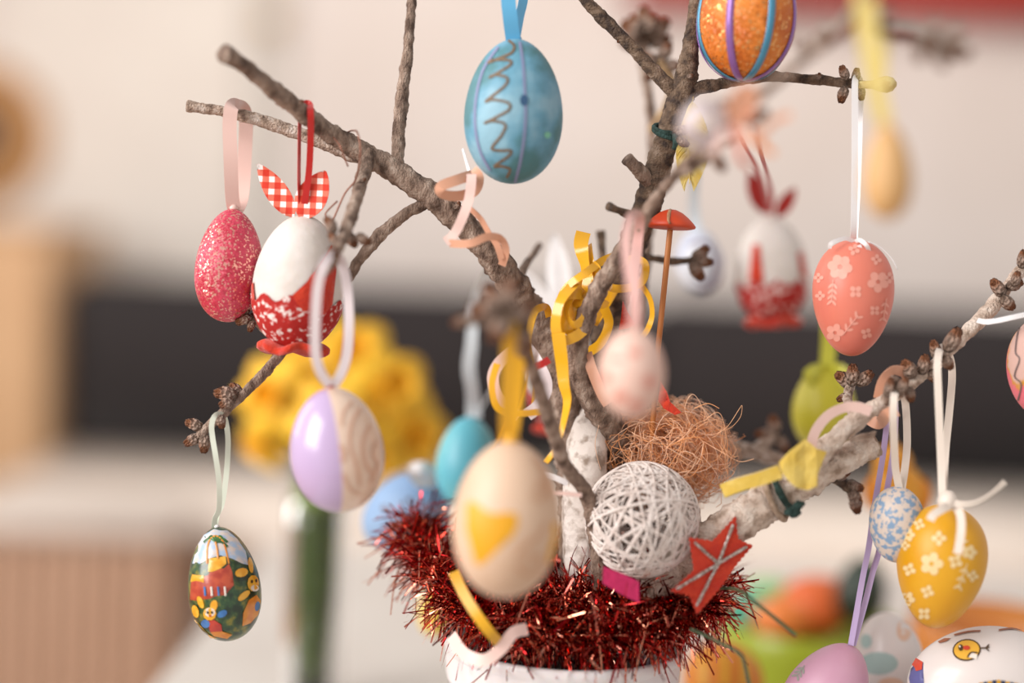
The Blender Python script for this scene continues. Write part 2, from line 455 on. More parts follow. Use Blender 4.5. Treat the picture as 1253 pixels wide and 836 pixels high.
# ================================================================== FLOWER POT
pc = P(690, 779, .628); pr = px2m(145, .628)
pot_loc = Vector((pc.x, pc.y, ZT))
hp = pc.z - ZT
pot = Thing('flower_pot', 'white plastic flower pot rim below the red tinsel', 'pot', pot_loc)
m_pot = M('white_plastic', 'e2dcdc', 'dcd4d3', 20, rough=.35, sss=.15)
prof = [(.001, .004), (pr * .70, .004), (pr * .72, 0), (pr * .76, .004)]
prof += [(pr * (.76 + .17 * t), hp * (.03 + .82 * t)) for t in [i / 8 for i in range(9)]]
prof += [(pr * .935, hp * .86), (pr * .975, hp * .865), (pr * .985, hp * .88), (pr * .995, hp * .96)]
pot.part('body', lathe(prof, pot_loc, Z, Vector((1, 0, 0)), 72), m_pot)
pot.part('rim', lathe([(pr * .995, hp * .96), (pr * 1.01, hp * .975), (pr * 1.012, hp * .995), (pr * .99, hp * 1.004), (pr * .965, hp * .995), (pr * .95, hp * .96),
                       (pr * .9, hp * .75)], pot_loc, Z, Vector((1, 0, 0)), 72), m_pot)
pot.part('soil', lathe([(pr * .93, hp * .86), (pr * .6, hp * .9), (.001, hp * .92)], pot_loc, Z, Vector((1, 0, 0)), 40),
         M('dark_soil', '2a1712', '3a211a', 200, rough=1., bump=1.))

# ================================================================== BRANCHES
def stem(thing, name, pts, mat=m_bark, seg=12, step=2.8, seed=0, knob=.17, rough=.22, label=None):
    return thing.part(name, ptube(pts, seg=seg, step=step, rough=rough, knob=knob, seed=seed), mat, label=label)
G_BR = 'bare branches of the egg tree'
# A: thick left branch
A = Thing('bare_branch', 'thick grey-brown branch leaning to the upper left, carrying the pink and bunny eggs', 'branch', P(700, 700, .62), G_BR)
stem(A, 'stem', [(703, 720, .62, 17), (700, 600, .62, 19), (693, 500, .62, 20), (672, 425, .62, 21), (640, 370, .615, 20), (603, 315, .605, 17), (550, 258, .60, 15.5),
                 (505, 224, .60, 15), (460, 196, .60, 14), (400, 160, .59, 11.5), (335, 110, .57, 10.5), (300, 82, .56, 9.5), (274, 65, .55, 11.5)], seed=1)
stem(A, 'twig', [(487, 212, .60, 8), (487, 180, .602, 8), (491, 130, .604, 8.5), (497, 80, .606, 7), (501, 40, .608, 6), (506, -25, .61, 5.5), (514, -80, .612, 5), (518, -150, .615, 3.5), (520, -190, .615, 1.5)], seed=2)
stem(A, 'twig', [(450, 197, .60, 8.5), (405, 178, .603, 9), (350, 158, .604, 8), (310, 145, .604, 7.5), (270, 136, .604, 6), (229, 130, .604, 7)], mat=m_barkw, seed=3)
stem(A, 'twig', [(452, 186, .597, 9), (444, 215, .59, 9), (437, 240, .58, 7.5), (428, 268, .57, 8.5), (418, 295, .56, 6.5), (404, 322, .55, 7), (396, 338, .55, 4)], seed=4, knob=.2)
stem(A, 'twig', [(522, 248, .60, 7.5), (495, 263, .602, 7), (465, 288, .604, 8), (440, 318, .608, 6.5), (427, 337, .61, 7), (385, 388, .614, 6.5), (348, 428, .61, 6),
                 (325, 455, .605, 6.5), (298, 482, .60, 6), (270, 508, .60, 6), (240, 537, .60, 5)], seed=5)
stem(A, 'twig', [(333, 414, .615, 4), (318, 398, .608, 5), (308, 386, .603, 4)], seed=6)
stem(A, 'twig', [(633, 352, .61, 7), (640, 330, .63, 5), (660, 300, .66, 4)], seed=7)
for b in [(425, 285, .57, 22, 300), (436, 288, .565, 22, 330), (410, 285, .56, 24, 120), (402, 330, .55, 30, 75), (404, 322, .55, 24, 215), (415, 300, .56, 20, 130),
          (308, 388, .60, 22, 200), (305, 382, .60, 18, 150), (310, 392, .6, 16, 250), (290, 484, .597, 30, 172), (296, 482, .60, 20, 140), (286, 490, .595, 20, 200, 1.2),
          (248, 524, .60, 24, 158), (246, 534, .60, 24, 205), (252, 532, .597, 24, 262), (270, 508, .592, 18, 275, 1.1),
          (440, 222, .583, 9, 20), (375, 165, .60, 9, 60), (556, 256, .595, 12, 50), (365, 130, .575, 10, 55), (345, 116, .575, 9, 60)]:
    bud(A, *b)
# wires twisted around A
wr = Thing('copper_wire', 'thin copper wire twisted round the thick left branch', 'wire', P(440, 200, .59))
m_cw = M('copper_wire', '8a5a48', metal=.6, rough=.4)
wr.part('wire', ptube([(425, 162, .595, 1.1), (436, 160, .578, 1.1), (441, 180, .575, 1.1), (439, 205, .577, 1.1), (434, 222, .582, 1.1), (422, 237, .583, 1.1), (408, 268, .583, 1.1), (404, 272, .583, 1.1), (398, 262, .583, 1.1), (413, 246, .583, 1.1)], seg=6), m_cw)
wr.part('wire', ptube([(408, 168, .585, 1.0), (416, 178, .580, 1.0), (421, 192, .58, 1.0), (426, 204, .58, 1.0)], seg=6), m_cw)

# B: middle trunk going up out of the frame
B = Thing('bare_branch', 'upright dark brown trunk branch that forks under the orange egg', 'branch', P(728, 700, .63), G_BR)
stem(B, 'stem', [(722, 720, .63, 18), (727, 600, .63, 18), (733, 480, .63, 19), (741, 420, .63, 19), (754, 360, .625, 19), (772, 305, .62, 17), (790, 258, .61, 17), (803, 215, .605, 16), (815, 175, .60, 15),
                 (826, 140, .60, 15), (836, 108, .60, 15), (843, 70, .60, 11.5), (849, 35, .60, 10), (856, -30, .60, 9), (862, -90, .60, 8), (872, -150, .60, 6.5), (880, -220, .60, 4), (884, -250, .60, 1.5)], mat=m_barkd, seed=11)
stem(B, 'painted_base', [(714, 730, .61, 22), (712, 640, .61, 25), (716, 590, .61, 27), (719, 540, .612, 24), (727, 500, .622, 17)], mat=m_white_paint, seed=12, knob=.03, rough=.06, label='white painted foot of the trunk')
stem(B, 'twig', [(832, 122, .60, 9), (812, 100, .60, 9), (786, 72, .60, 8), (757, 41, .60, 7.5), (735, 20, .60, 8), (700, -20, .60, 6.5), (668, -75, .597, 6), (634, -128, .592, 5), (600, -165, .59, 3), (585, -178, .59, 1.5)], mat=m_barkd, seed=13)
stem(B, 'twig', [(836, 116, .60, 8), (862, 107, .60, 8), (900, 99, .605, 7), (940, 94, .605, 6.5), (980, 96, .605, 6), (1010, 99, .604, 6.5), (1040, 102, .60, 5.5), (1062, 104, .60, 4.5), (1078, 104, .60, 4)], mat=m_barkd, seed=14)
stem(B, 'twig', [(870, -140, .60, 6), (890, -152, .597, 5), (913, -158, .592, 4.5), (940, -172, .59, 3), (952, -180, .59, 1.5)], mat=m_barkd, seed=19)
stem(B, 'twig', [(796, 226, .605, 8), (786, 213, .60, 9), (776, 203, .597, 8), (767, 194, .595, 8.5)], seed=15)
stem(B, 'twig', [(790, 274, .60, 6), (770, 263, .59, 6), (758, 258, .585, 4.5), (745, 253, .58, 5.5)], mat=m_barkd, seed=16)
stem(B, 'twig', [(775, 312, .625, 5), (800, 316, .635, 4), (825, 320, .64, 5), (850, 318, .645, 4)], mat=m_barkd, seed=17)
stem(B, 'twig', [(734, 345, .64, 5), (737, 318, .645, 4.5), (736, 300, .65, 5), (735, 282, .65, 5.5)], mat=m_barkd, seed=18)
for b in [(1036, 98, .597, 20, 110), (1046, 100, .60, 18, 80), (1034, 106, .597, 22, 255), (1053, 106, .60, 18, 275), (848, 318, .64, 26, 40), (846, 320, .64, 28, 300), (850, 318, .64, 24, 350),
          (824, 162, .592, 22, 15), (828, 170, .59, 18, 330), (840, 95, .592, 10, 20), (805, 90, .6, 9, 230), (760, 45, .6, 9, 240), (745, 30, .6, 9, 40), (1000, 98, .6, 10, 70), (960, 96, .6, 9, 60)]:
    bud(B, *b)
B.part('pale_tip', lathe([(.001, .016), (.0028, .0145), (.0036, .012), (.003, .009), (.0018, .006), (.0014, 0), (.001, 0)], P(1050, 104, .597), rt * .99 + up * .02, up, 16),
       M('pale_straw', 'cdbb86', 'b79a62', 300, rough=.8), label='pale straw-coloured bud at the twig tip')
kn = Thing('green_twine', 'dark green twine knot tied below the trunk fork', 'twine', P(818, 165, .59))
m_gt = M('green_twine', '2f4a45', '1f332c', 500, rough=.9, bump=.8)
def ringpts(cx, cy, d, rx, ry, dd, tilt=0., n=14, r=2.):
    t = math.radians(tilt); o = []
    for i in range(n + 1):
        a = 2 * PI * i / n; x = rx * math.cos(a); y = ry * math.sin(a)
        o.append((cx + x * math.cos(t) - y * math.sin(t), cy + x * math.sin(t) + y * math.cos(t), d - dd * math.sin(a), r))
    return o
kn.part('loop', ptube(ringpts(818, 158, .60, 18, 5, .0062, 8, r=3.2), seg=7, step=3, rough=.2), m_gt)
kn.part('loop', ptube(ringpts(817, 163, .60, 18, 5, .0062, 18, r=3.), seg=7, step=3, rough=.2), m_gt)
kn.part('end', ptube([(826, 165, .592, 3.5), (827, 175, .59, 3.5), (824, 183, .59, 3)], seg=7, rough=.3), m_gt)

# B2: grey branch in front that bends to the camera at the upper right
B2 = Thing('bare_branch', 'grey branch bending right in front of the trunk toward the camera', 'branch', P(735, 700, .60), G_BR)
stem(B2, 'stem', [(790, 720, .635, 16), (775, 600, .625, 17), (748, 525, .612, 18), (727, 490, .602, 17), (710, 458, .598, 15.5), (706, 425, .594, 13.5), (718, 385, .59, 12), (737, 347, .587, 11.5), (757, 315, .583, 11), (778, 285, .575, 10),
                  (805, 240, .56, 7), (840, 200, .53, 6.5), (880, 165, .505, 6), (930, 118, .485, 6), (985, 70, .465, 6.5), (1030, 35, .45, 7), (1056, -5, .44, 7), (1070, -40, .43, 7)], seed=21)
stem(B2, 'twig', [(820, 218, .53, 6), (850, 205, .53, 5), (885, 178, .525, 4.5), (910, 165, .52, 4)], seed=22)
stem(B2, 'twig', [(1046, 15, .45, 7), (1075, 34, .45, 6), (1110, 40, .45, 7), (1140, 50, .45, 7), (1165, 62, .45, 7)], mat=m_barkd, seed=23)
for b in [(1158, 60, .45, 34, 60), (1160, 60, .45, 30, 350, 1.2), (1150, 60, .45, 26, 280), (1130, 50, .45, 28, 260), (1142, 46, .45, 24, 80), (1075, 32, .45, 26, 60), (985, 62, .465, 22, 100), (1000, 50, .465, 24, 60),
          (905, 150, .49, 40, 20, .7), (870, 182, .505, 34, 300, .8), (890, 150, .49, 30, 100)]:
    bud(B2, *b)

# D: thin bud-tipped branch behind the fork
D = Thing('bare_branch', 'slender bud-tipped branch standing behind the trunk fork', 'branch', P(790, 700, .69), G_BR)
stem(D, 'stem', [(745, 720, .645, 8), (760, 560, .65, 8), (783, 380, .66, 7), (797, 250, .67, 6), (798, 180, .68, 6), (794, 120, .685, 6), (787, 75, .69, 6), (790, 40, .69, 8)], mat=m_bark, seed=31)
for b in [(790, 42, .69, 36, 95), (788, 44, .685, 34, 150, 1.1), (792, 44, .685, 34, 35, 1.1), (786, 58, .69, 30, 165), (796, 56, .69, 28, 20), (790, 40, .68, 26, 60), (784, 40, .68, 26, 120)]:
    bud(D, *b)
stem(D, 'twig', [(797, 160, .68, 5), (815, 130, .67, 5), (822, 100, .665, 6), (806, 72, .66, 7)], mat=M('tan_twig', '9a7f62', 'c0a37c', 200, rough=.8), seed=32)
for b in [(808, 74, .66, 26, 60), (806, 76, .66, 26, 160), (804, 82, .66, 22, 230), (815, 78, .66, 22, 350)]: bud(D, *b)

# E: foreground twig with a blurred bud cluster
E = Thing('bare_branch', 'thin foreground twig with a blurred bud cluster above the heart egg', 'branch', P(720, 700, .59), G_BR)
stem(E, 'stem', [(735, 720, .595, 8), (720, 612, .585, 9), (692, 570, .57, 8.5), (672, 515, .555, 9), (650, 450, .532, 9), (632, 410, .512, 11), (617, 380, .50, 12), (603, 362, .495, 9)], seed=41)
stem(E, 'twig', [(632, 405, .508, 8), (648, 385, .498, 7), (655, 370, .498, 6)], mat=m_barkd, seed=42)
stem(E, 'twig', [(620, 390, .498, 7), (598, 395, .498, 5), (566, 390, .498, 6)], seed=43)
for b in [(617, 378, .495, 40, 130, .9), (612, 380, .495, 40, 175), (620, 375, .49, 36, 80), (628, 392, .495, 36, 40), (622, 388, .49, 40, 235), (640, 400, .498, 34, 290), (600, 372, .495, 30, 210), (575, 392, .498, 24, 190)]:
    bud(E, *b)

# C: pale sawn branch to the right with its long budded twig
C = Thing('bare_branch', 'pale sawn-off branch reaching right, with a long budded twig', 'branch', P(800, 720, .60), G_BR)
stem(C, 'stem', [(790, 725, .60, 23), (840, 680, .595, 24), (888, 648, .59, 24), (935, 618, .588, 24), (975, 594, .588, 21), (1010, 574, .59, 19), (1045, 556, .592, 17), (1070, 544, .593, 16)], mat=m_barkc, seed=51, seg=20, knob=.05, rough=.2)
C.part('cut_end', ptube([(1066, 546, .593, 14.5), (1071, 543.5, .593, 15.5), (1073, 542.5, .593, 13)], seg=16, step=2, rough=.1), m_cut)
C.part('peeling_bark', ribbon([(1040, 540, .578), (1052, 535, .577), (1063, 533, .577), (1071, 531, .578)], 9, twist=.9, thick=.0006), m_bark)
stem(C, 'twig', [(985, 580, .585, 14), (1008, 550, .583, 13), (1035, 525, .582, 11.5), (1065, 502, .583, 10), (1088, 488, .585, 9), (1115, 468, .588, 8), (1140, 450, .59, 7), (1165, 425, .593, 7), (1190, 400, .596, 9),
                 (1215, 375, .60, 9), (1232, 352, .60, 7), (1250, 330, .60, 7), (1275, 300, .60, 6)], mat=m_barkc, seed=52, knob=.18)
stem(C, 'twig', [(1082, 492, .583, 7), (1090, 476, .58, 6), (1096, 462, .578, 6)], seed=53)
stem(C, 'twig', [(1045, 514, .583, 6), (1040, 500, .59, 5), (1037, 485, .60, 6), (1042, 470, .605, 6)], mat=m_barkw, seed=54)
stem(C, 'twig', [(858, 535, .65, 7), (900, 548, .66, 10), (930, 556, .665, 9), (962, 566, .665, 8), (990, 580, .66, 8)], mat=m_barkw, seed=55)
stem(C, 'twig', [(920, 556, .665, 8), (938, 542, .67, 8), (948, 530, .67, 8)], mat=m_barkw, seed=56)
stem(C, 'twig', [(1005, 575, .60, 7), (1025, 588, .62, 7), (1042, 600, .62, 6)], mat=m_barkd, seed=57)
for b in [(1042, 472, .605, 26, 140, 1.1), (1043, 472, .60, 28, 88), (1048, 470, .60, 26, 35, 1.1), (1040, 484, .60, 18, 200), (1048, 495, .60, 18, 330),
          (1118, 462, .585, 26, 120, 1.15), (1128, 458, .587, 26, 78), (1138, 452, .588, 18, 290, 1.2), (1148, 440, .588, 26, 105, .9), (1158, 430, .585, 34, 60, .95), (1155, 436, .583, 20, 300, 1.2), (1085, 486, .575, 26, 75, .8), (1100, 480, .575, 22, 60), (1112, 474, .58, 20, 280, 1.1),
          (1228, 362, .595, 26, 125, 1.), (1232, 352, .595, 22, 20, 1.1), (1226, 364, .592, 22, 315, 1.2), (1240, 350, .592, 20, 70), (1250, 328, .595, 24, 80),
          (948, 532, .67, 26, 95, 1.1), (946, 534, .67, 24, 170), (952, 534, .67, 24, 300), (944, 540, .67, 22, 220), (1040, 598, .62, 26, 300), (1035, 592, .62, 24, 340), (1045, 605, .62, 26, 280), (1020, 585, .615, 22, 20)]:
    bud(C, *b)
# binding on C: twine, green wire, yellow paper tape
bw = Thing('green_twine', 'dark green twine knotted round the pale right branch', 'twine', P(965, 610, .57))
bw.part('loop', ptube(ringpts(962, 603, .588, 26, 7, .0105, 62, r=4.6), seg=8, step=3, rough=.25), m_gt)
for k, (x, y) in enumerate([(972, 622), (978, 618), (966, 626), (973, 629)]):
    bw.part('knot', ptube([(x - 5, y + 2, .575, 3), (x, y, .572, 5.5), (x + 5, y - 2, .575, 3)], seg=8, step=2, rough=.4, seed=k), m_gt)
tw = single('twine_loop', ptube(ringpts(949, 611, .588, 27, 6, .0102, 66, r=4.), seg=8, step=3, rough=.15), M('natural_twine', 'b39c88', '9a836f', 500, rough=.9, bump=.5),
            'natural beige twine loop round the pale right branch', 'twine')
def paper(poly, d, crumple=.0012, thick=.0003, step=6, seed=0, lean=(0, 0)):
    """creased sheet of paper; outline in pixels at depth d"""
    pts = [Vector(p) for p in poly]; n = len(pts)
    xs = [p[0] for p in poly]; ys = [p[1] for p in poly]
    x = min(xs) + step / 2
    while x < max(xs):
        y = min(ys) + step / 2
        while y < max(ys):
            if inside((x, y), poly): pts.append(Vector((x + random.uniform(-1, 1), y + random.uniform(-1, 1))))
            y += step
        x += step
    vs, es, fs, *_ = delaunay_2d_cdt(pts, [], [list(range(n))], 1, 1e-4)
    mx, my = sum(xs) / n, sum(ys) / n
    A_, B_ = [], []
    for v in vs:
        dz = crumple * (abs(mnoise.noise(Vector((v.x / 13., v.y / 13., seed)))) * 2 - .5) + (v.x - mx) * lean[0] + (v.y - my) * lean[1]
        A_.append(P(v.x, v.y, d + dz)); B_.append(P(v.x, v.y, d + dz + thick))
    m_ = len(A_); Fc = [list(f) for f in fs] + [[i + m_ for i in reversed(f)] for f in fs]
    ec = {}
    for f in fs:
        for i in range(len(f)):
            a, b = f[i], f[(i + 1) % len(f)]; ec[(a, b)] = 1
    for (a, b) in ec:
        if (b, a) not in ec: Fc.append([b, a, a + m_, b + m_])
    return A_ + B_, Fc
m_tape = M('yellow_crepe_paper', 'd6b44c', 'e0c468', 90, rough=.8, bump=.4, bscale=500)
tp = Thing('paper_tape', 'crumpled yellow paper tape wrapped on the pale right branch', 'tape', P(970, 580, .57))
tp.part('wrap', paper([(953, 566), (966, 552), (985, 537), (999, 549), (1012, 553), (1006, 566), (1001, 580), (1000, 595), (988, 600), (975, 597), (966, 590), (956, 578)], .568, .003, step=13, seed=3, lean=(.00008, -.00008)), m_tape, smooth=False)
tp.part('tail', ribbon([(884, 601, .573), (905, 593, .568, .2), (930, 586, .566, .1), (955, 577, .566)], 17, thick=.0005), m_tape)

# ================================================================== EGGS AND OTHER ORNAMENTS
HANG = 'ornaments hung on the egg tree'
def hang(th, pts, wpx, mat, twist=0., name='ribbon', n=8, **kw):
    return th.part(name, ribbon(pts, wpx, twist, n=n, **kw), mat)
def loop(tx, ty, td, bx, by, bd, s0=2, s1=6, r=8, dd=.004, sag=0):
    """closed hanging loop: from the egg top over the branch and back"""
    return [(tx - s0 * .3, ty, td), (tx - s0 + (bx - tx) * .35, ty + (by - ty) * .35, td + (bd - dd - td) * .35), (bx - s1, by + r, bd - dd), (bx - s1 * .4, by - r * .6, bd - dd * .8), (bx, by - r, bd),
            (bx + s1 * .4, by - r * .6, bd + dd * .8), (bx + s1, by + r, bd + dd), (tx + s0 + (bx - tx) * .35, ty + (by - ty) * .35, td + (bd + dd - td) * .35), (tx + s0 * .3, ty, td)]

def glitter_mat(name, base, base2, flake, amount=.72, scale=900., rough=.35):
    m = bpy.data.materials.new(name); m.use_nodes = True; nt = m.node_tree; b = nt.nodes['Principled BSDF']
    tc = nt.nodes.new('ShaderNodeTexCoord')
    n = nt.nodes.new('ShaderNodeTexNoise'); n.inputs['Scale'].default_value = 70; n.inputs['Detail'].default_value = 6; nt.links.new(tc.outputs['Object'], n.inputs['Vector'])
    r = nt.nodes.new('ShaderNodeValToRGB'); r.color_ramp.elements[0].position = .35; r.color_ramp.elements[1].position = .65
    r.color_ramp.elements[0].color = (*lin(base), 1); r.color_ramp.elements[1].color = (*lin(base2), 1)
    nt.links.new(n.outputs['Fac'], r.inputs[0])
    v = nt.nodes.new('ShaderNodeTexVoronoi'); v.inputs['Scale'].default_value = scale; nt.links.new(tc.outputs['Object'], v.inputs['Vector'])
    sp = nt.nodes.new('ShaderNodeSeparateColor'); nt.links.new(v.outputs['Color'], sp.inputs[0])
    th = nt.nodes.new('ShaderNodeMath'); th.operation = 'GREATER_THAN'; th.inputs[1].default_value = amount; nt.links.new(sp.outputs[0], th.inputs[0])
    hs = nt.nodes.new('ShaderNodeMix'); hs.data_type = 'RGBA'; nt.links.new(th.outputs[0], hs.inputs[0]); nt.links.new(r.outputs[0], hs.inputs[6])
    hs.inputs[7].default_value = (*lin(flake), 1)
    nt.links.new(hs.outputs[2], b.inputs['Base Color'])
    mm = nt.nodes.new('ShaderNodeMath'); mm.operation = 'MULTIPLY'; mm.inputs[1].default_value = .9; nt.links.new(th.outputs[0], mm.inputs[0]); nt.links.new(mm.outputs[0], b.inputs['Metallic'])
    b.inputs['Roughness'].default_value = rough
    geo = nt.nodes.new('ShaderNodeNewGeometry')
    vs = nt.nodes.new('ShaderNodeVectorMath'); vs.operation = 'SUBTRACT'; nt.links.new(v.outputs['Color'], vs.inputs[0]); vs.inputs[1].default_value = (.5, .5, .5)
    sc_ = nt.nodes.new('ShaderNodeVectorMath'); sc_.operation = 'SCALE'; nt.links.new(vs.outputs[0], sc_.inputs[0]); sc_.inputs[3].default_value = .7
    ad = nt.nodes.new('ShaderNodeVectorMath'); ad.operation = 'ADD'; nt.links.new(geo.outputs['Normal'], ad.inputs[0]); nt.links.new(sc_.outputs[0], ad.inputs[1])
    no = nt.nodes.new('ShaderNodeVectorMath'); no.operation = 'NORMALIZE'; nt.links.new(ad.outputs[0], no.inputs[0]); nt.links.new(no.outputs[0], b.inputs['Normal'])
    return m

def new_egg(label, e, mat, group=HANG, name='easter_egg', cat='egg', shell='shell'):
    t = Thing(name, label, cat, e.c - e.ax * e.b, group); t.egg = e
    t.shell = t.part(shell, e.vf, mat); return t
def cap_knot(t, e, mat, r=5, h=4):
    R_ = px2m(r, e.d)
    t.part('knot', lathe([(.0002, 1.0 * R_), (R_ * .6, .8 * R_), (R_, .2 * R_), (R_ * .8, -.3 * R_), (.0003, -.5 * R_)], e.top(), e.ax, rt, 14), mat)

# --- pink glitter egg
e = Egg(281, 325, 83, 139, .602, 4, .14)
t = new_egg('pink glitter egg hanging from a pale pink ribbon', e, glitter_mat('pink_glitter', 'b02238', 'cc4660', 'f4b8a8', .82, 1500., .4))
hang(t, [(287, 256, .602), (284, 240, .600, .2), (282, 190, .596), (281, 150, .595), (284, 130, .5955), (291, 130, .603), (298, 134, .613), (301, 150, .614), (299, 200, .612), (296, 240, .608, .2), (290, 256, .603)], 17, s_pink)
cap_knot(t, e, s_pink, 6)

# --- bunny eggs
def gingham(name, c1='c8301c', c2='efe6e2', sc_=560.):
    m = bpy.data.materials.new(name); m.use_nodes = True; nt = m.node_tree; b = nt.nodes['Principled BSDF']
    tc = nt.nodes.new('ShaderNodeTexCoord'); s = nt.nodes.new('ShaderNodeSeparateXYZ'); nt.links.new(tc.outputs['Object'], s.inputs[0])
    out = []
    for ax, k in (('X', sc_ * 2.2), ('Z', sc_ * 2.2)):
        a = nt.nodes.new('ShaderNodeMath'); a.operation = 'MULTIPLY'; a.inputs[1].default_value = k; nt.links.new(s.outputs[ax], a.inputs[0])
        q = nt.nodes.new('ShaderNodeMath'); q.operation = 'SINE'; nt.links.new(a.outputs[0], q.inputs[0])
        g = nt.nodes.new('ShaderNodeMath'); g.operation = 'GREATER_THAN'; g.inputs[1].default_value = -.1; nt.links.new(q.outputs[0], g.inputs[0]); out.append(g)
    ad = nt.nodes.new('ShaderNodeMath'); ad.operation = 'ADD'; nt.links.new(out[0].outputs[0], ad.inputs[0]); nt.links.new(out[1].outputs[0], ad.inputs[1])
    r = nt.nodes.new('ShaderNodeValToRGB'); r.color_ramp.interpolation = 'CONSTANT'
    e = r.color_ramp.elements; e[0].color = (*lin(c2), 1); e[1].position = .8; e[1].color = (*lin(c1), 1)
    x = e.new(.3); x.color = (*lin('d96a55'), 1)
    dv = nt.nodes.new('ShaderNodeMath'); dv.operation = 'MULTIPLY'; dv.inputs[1].default_value = .5; nt.links.new(ad.outputs[0], dv.inputs[0])
    nt.links.new(dv.outputs[0], r.inputs[0]); nt.links.new(r.outputs[0], b.inputs['Base Color']); b.inputs['Roughness'].default_value = .85
    return m
m_ging = gingham('red_gingham'); m_felt = M('red_felt', 'c02a12', 'cc3818', 200, rough=.95, bump=.5, bscale=900, sheen=.3)
m_dress = M('red_floral_print', 'a81a14', 'b8231b', 380., rough=.85, lo=.50, hi=.56, c3='e5d8d3', bump=.2)
m_shellw = M('white_shell', 'd9d1cb', 'cfc6be', 60, rough=.6, bump=.15, bscale=300, sss=.1)
m_redear = M('dark_red_felt', '8a1c14', rough=.95)
def ear(px, py, d, L, wd, ang, th=.0012, lean=0.):
    """leaf-shaped flat ear with thickness"""
    a = math.radians(ang); z = rt * math.cos(a) + up * math.sin(a); x = rt * math.sin(a) - up * math.cos(a); o = P(px, py, d)
    n = 12; V, Fc = [], []
    for s in (-1, 1):
        for i in range(n + 1):
            u = i / n; hw = px2m(wd, d) / 2 * math.sin(PI * (u ** .85)) ** .7 if 0 < u < 1 else .0004
            for q in (-1, 0, 1):
                V.append(o + z * px2m(L, d) * u + x * hw * q + fw * (s * th * (1 if q == 0 else .45) - (.0015 * abs(q))))
    m_ = (n + 1) * 3
    for i in range(n):
        for q in range(2):
            f = [i * 3 + q, i * 3 + q + 1, i * 3 + 4 + q, i * 3 + 3 + q]; Fc += [f, [j + m_ for j in reversed(f)]]
        for q in (0, 2):
            Fc.append([i * 3 + q, i * 3 + 3 + q, i * 3 + 3 + q + m_, i * 3 + q + m_])
    return V, Fc
def wavy_disc(c, ax, ref, r, th, waves=8, amp=.12, seg=64):
    x = (ref - ax * ref.dot(ax)).normalized(); y = ax.cross(x); V = []; Fc = []
    for zi, rr in ((-.5, .0), (-.5, .92), (-.25, 1.), (.25, 1.), (.5, .92), (.5, .0)):
        for k in range(seg):
            a = 2 * PI * k / seg; q = r * rr * (1 + amp * math.cos(waves * a))
            V.append(c + ax * (th * zi + th * .5 * math.sin(waves / 2 * a) * rr) + (x * math.cos(a) + y * math.sin(a) * .9) * max(q, 1e-5))
    for i in range(5):
        for k in range(seg):
            k2 = (k + 1) % seg; Fc.append([i * seg + k, i * seg + k2, (i + 1) * seg + k2, (i + 1) * seg + k])
    return V, Fc
def skirt(e, th0, th1, off, scal=10, amp=.06, n=14, seg=60):
    V, Fc = [], []
    for i in range(n + 1):
        for k in range(seg):
            a = 2 * PI * k / seg
            th = th0 + amp * math.cos(scal * a) * (1 - i / n) + (th1 - th0) * i / n
            o = off * (1 + .5 * mnoise.noise(Vector((math.cos(a) * 3, math.sin(a) * 3, th * 4))))
            V.append(e.c + e.ax * e.b * math.cos(th) * 1.01 + (e.x * math.cos(a) + e.y * math.sin(a)) * e.rad(th, o))
    for i in range(n):
        for k in range(seg):
            k2 = (k + 1) % seg; Fc.append([i * seg + k, (i + 1) * seg + k, (i + 1) * seg + k2, i * seg + k2])
    return V, Fc
def bunny(label, cx, cy, w_, h_, d, tilt, ears, earmat, scarf, rib, ribmat=s_red, ribw=6):
    e = Egg(cx, cy, w_, h_, d, tilt, .10)
    t = new_egg(label, e, m_shellw, name='bunny_egg', cat='ornament')
    for x in ears: t.part('ear', ear(*x), earmat)
    t.part('dress', skirt(e, 1.85, 3.0, .0006), m_dress, label='red and white floral dress')
    for s in scarf: t.part('scarf', e.fill(s, step=6, off=.0009), m_felt)
    t.part('felt_base', wavy_disc(e.c - e.ax * e.b * 1.0, e.ax, rt, e.a * .72, .0035), m_felt, label='wavy red felt base')
    for q in rib: hang(t, q, ribw, ribmat)
    return t
bunny('white bunny egg with red gingham ears beside the pink glitter egg', 366, 345, 112, 164, .595, 5,
      [(360, 266, .594, 78, 28, 124), (368, 268, .592, 66, 38, 62)], m_ging,
      [[(404, 300), (410, 330), (405, 372), (395, 385), (370, 380), (357, 362), (375, 345), (390, 322)], [(302, 350), (312, 345), (314, 365), (308, 375)]],
      [[(368, 266, .593, 1.2), (366, 230, .590, 1.1), (366, 190, .588, 1.1), (367, 150, .586, 1.0), (370, 130, .583, .3), (378, 127, .583), (380, 138, .577), (380, 170, .583), (378, 210, .588), (374, 240, .590), (370, 266, .592)]], ribw=8)
bunny('blurred white bunny egg with dark red ears behind the coral egg', 944, 330, 88, 128, .735, -2,
      [(937, 262, .733, 56, 24, 112), (950, 266, .733, 42, 18, 58)], m_redear,
      [[(922, 300), (930, 300), (935, 345), (917, 346)], [(975, 310), (980, 308), (988, 345), (978, 335)]],
      [[(941, 262, .733), (936, 235, .70), (925, 205, .66), (912, 180, .62), (903, 160, .56), (900, 145, .512), (903, 136, .496), (910, 134, .486), (918, 142, .478), (925, 170, .53), (938, 210, .64), (945, 240, .70), (943, 262, .733)]], ribw=5)
t = bunny('white-eared bunny egg half hidden behind the yellow curled ribbon', 688, 460, 92, 130, .70, 0,
      [(690, 395, .70, 110, 30, 96), (676, 398, .70, 90, 34, 124)], M('white_felt', 'f0eeee', 'e8e6e6', 60, rough=.95), 
      [[(660, 440), (678, 436), (680, 452), (662, 452)]], [])

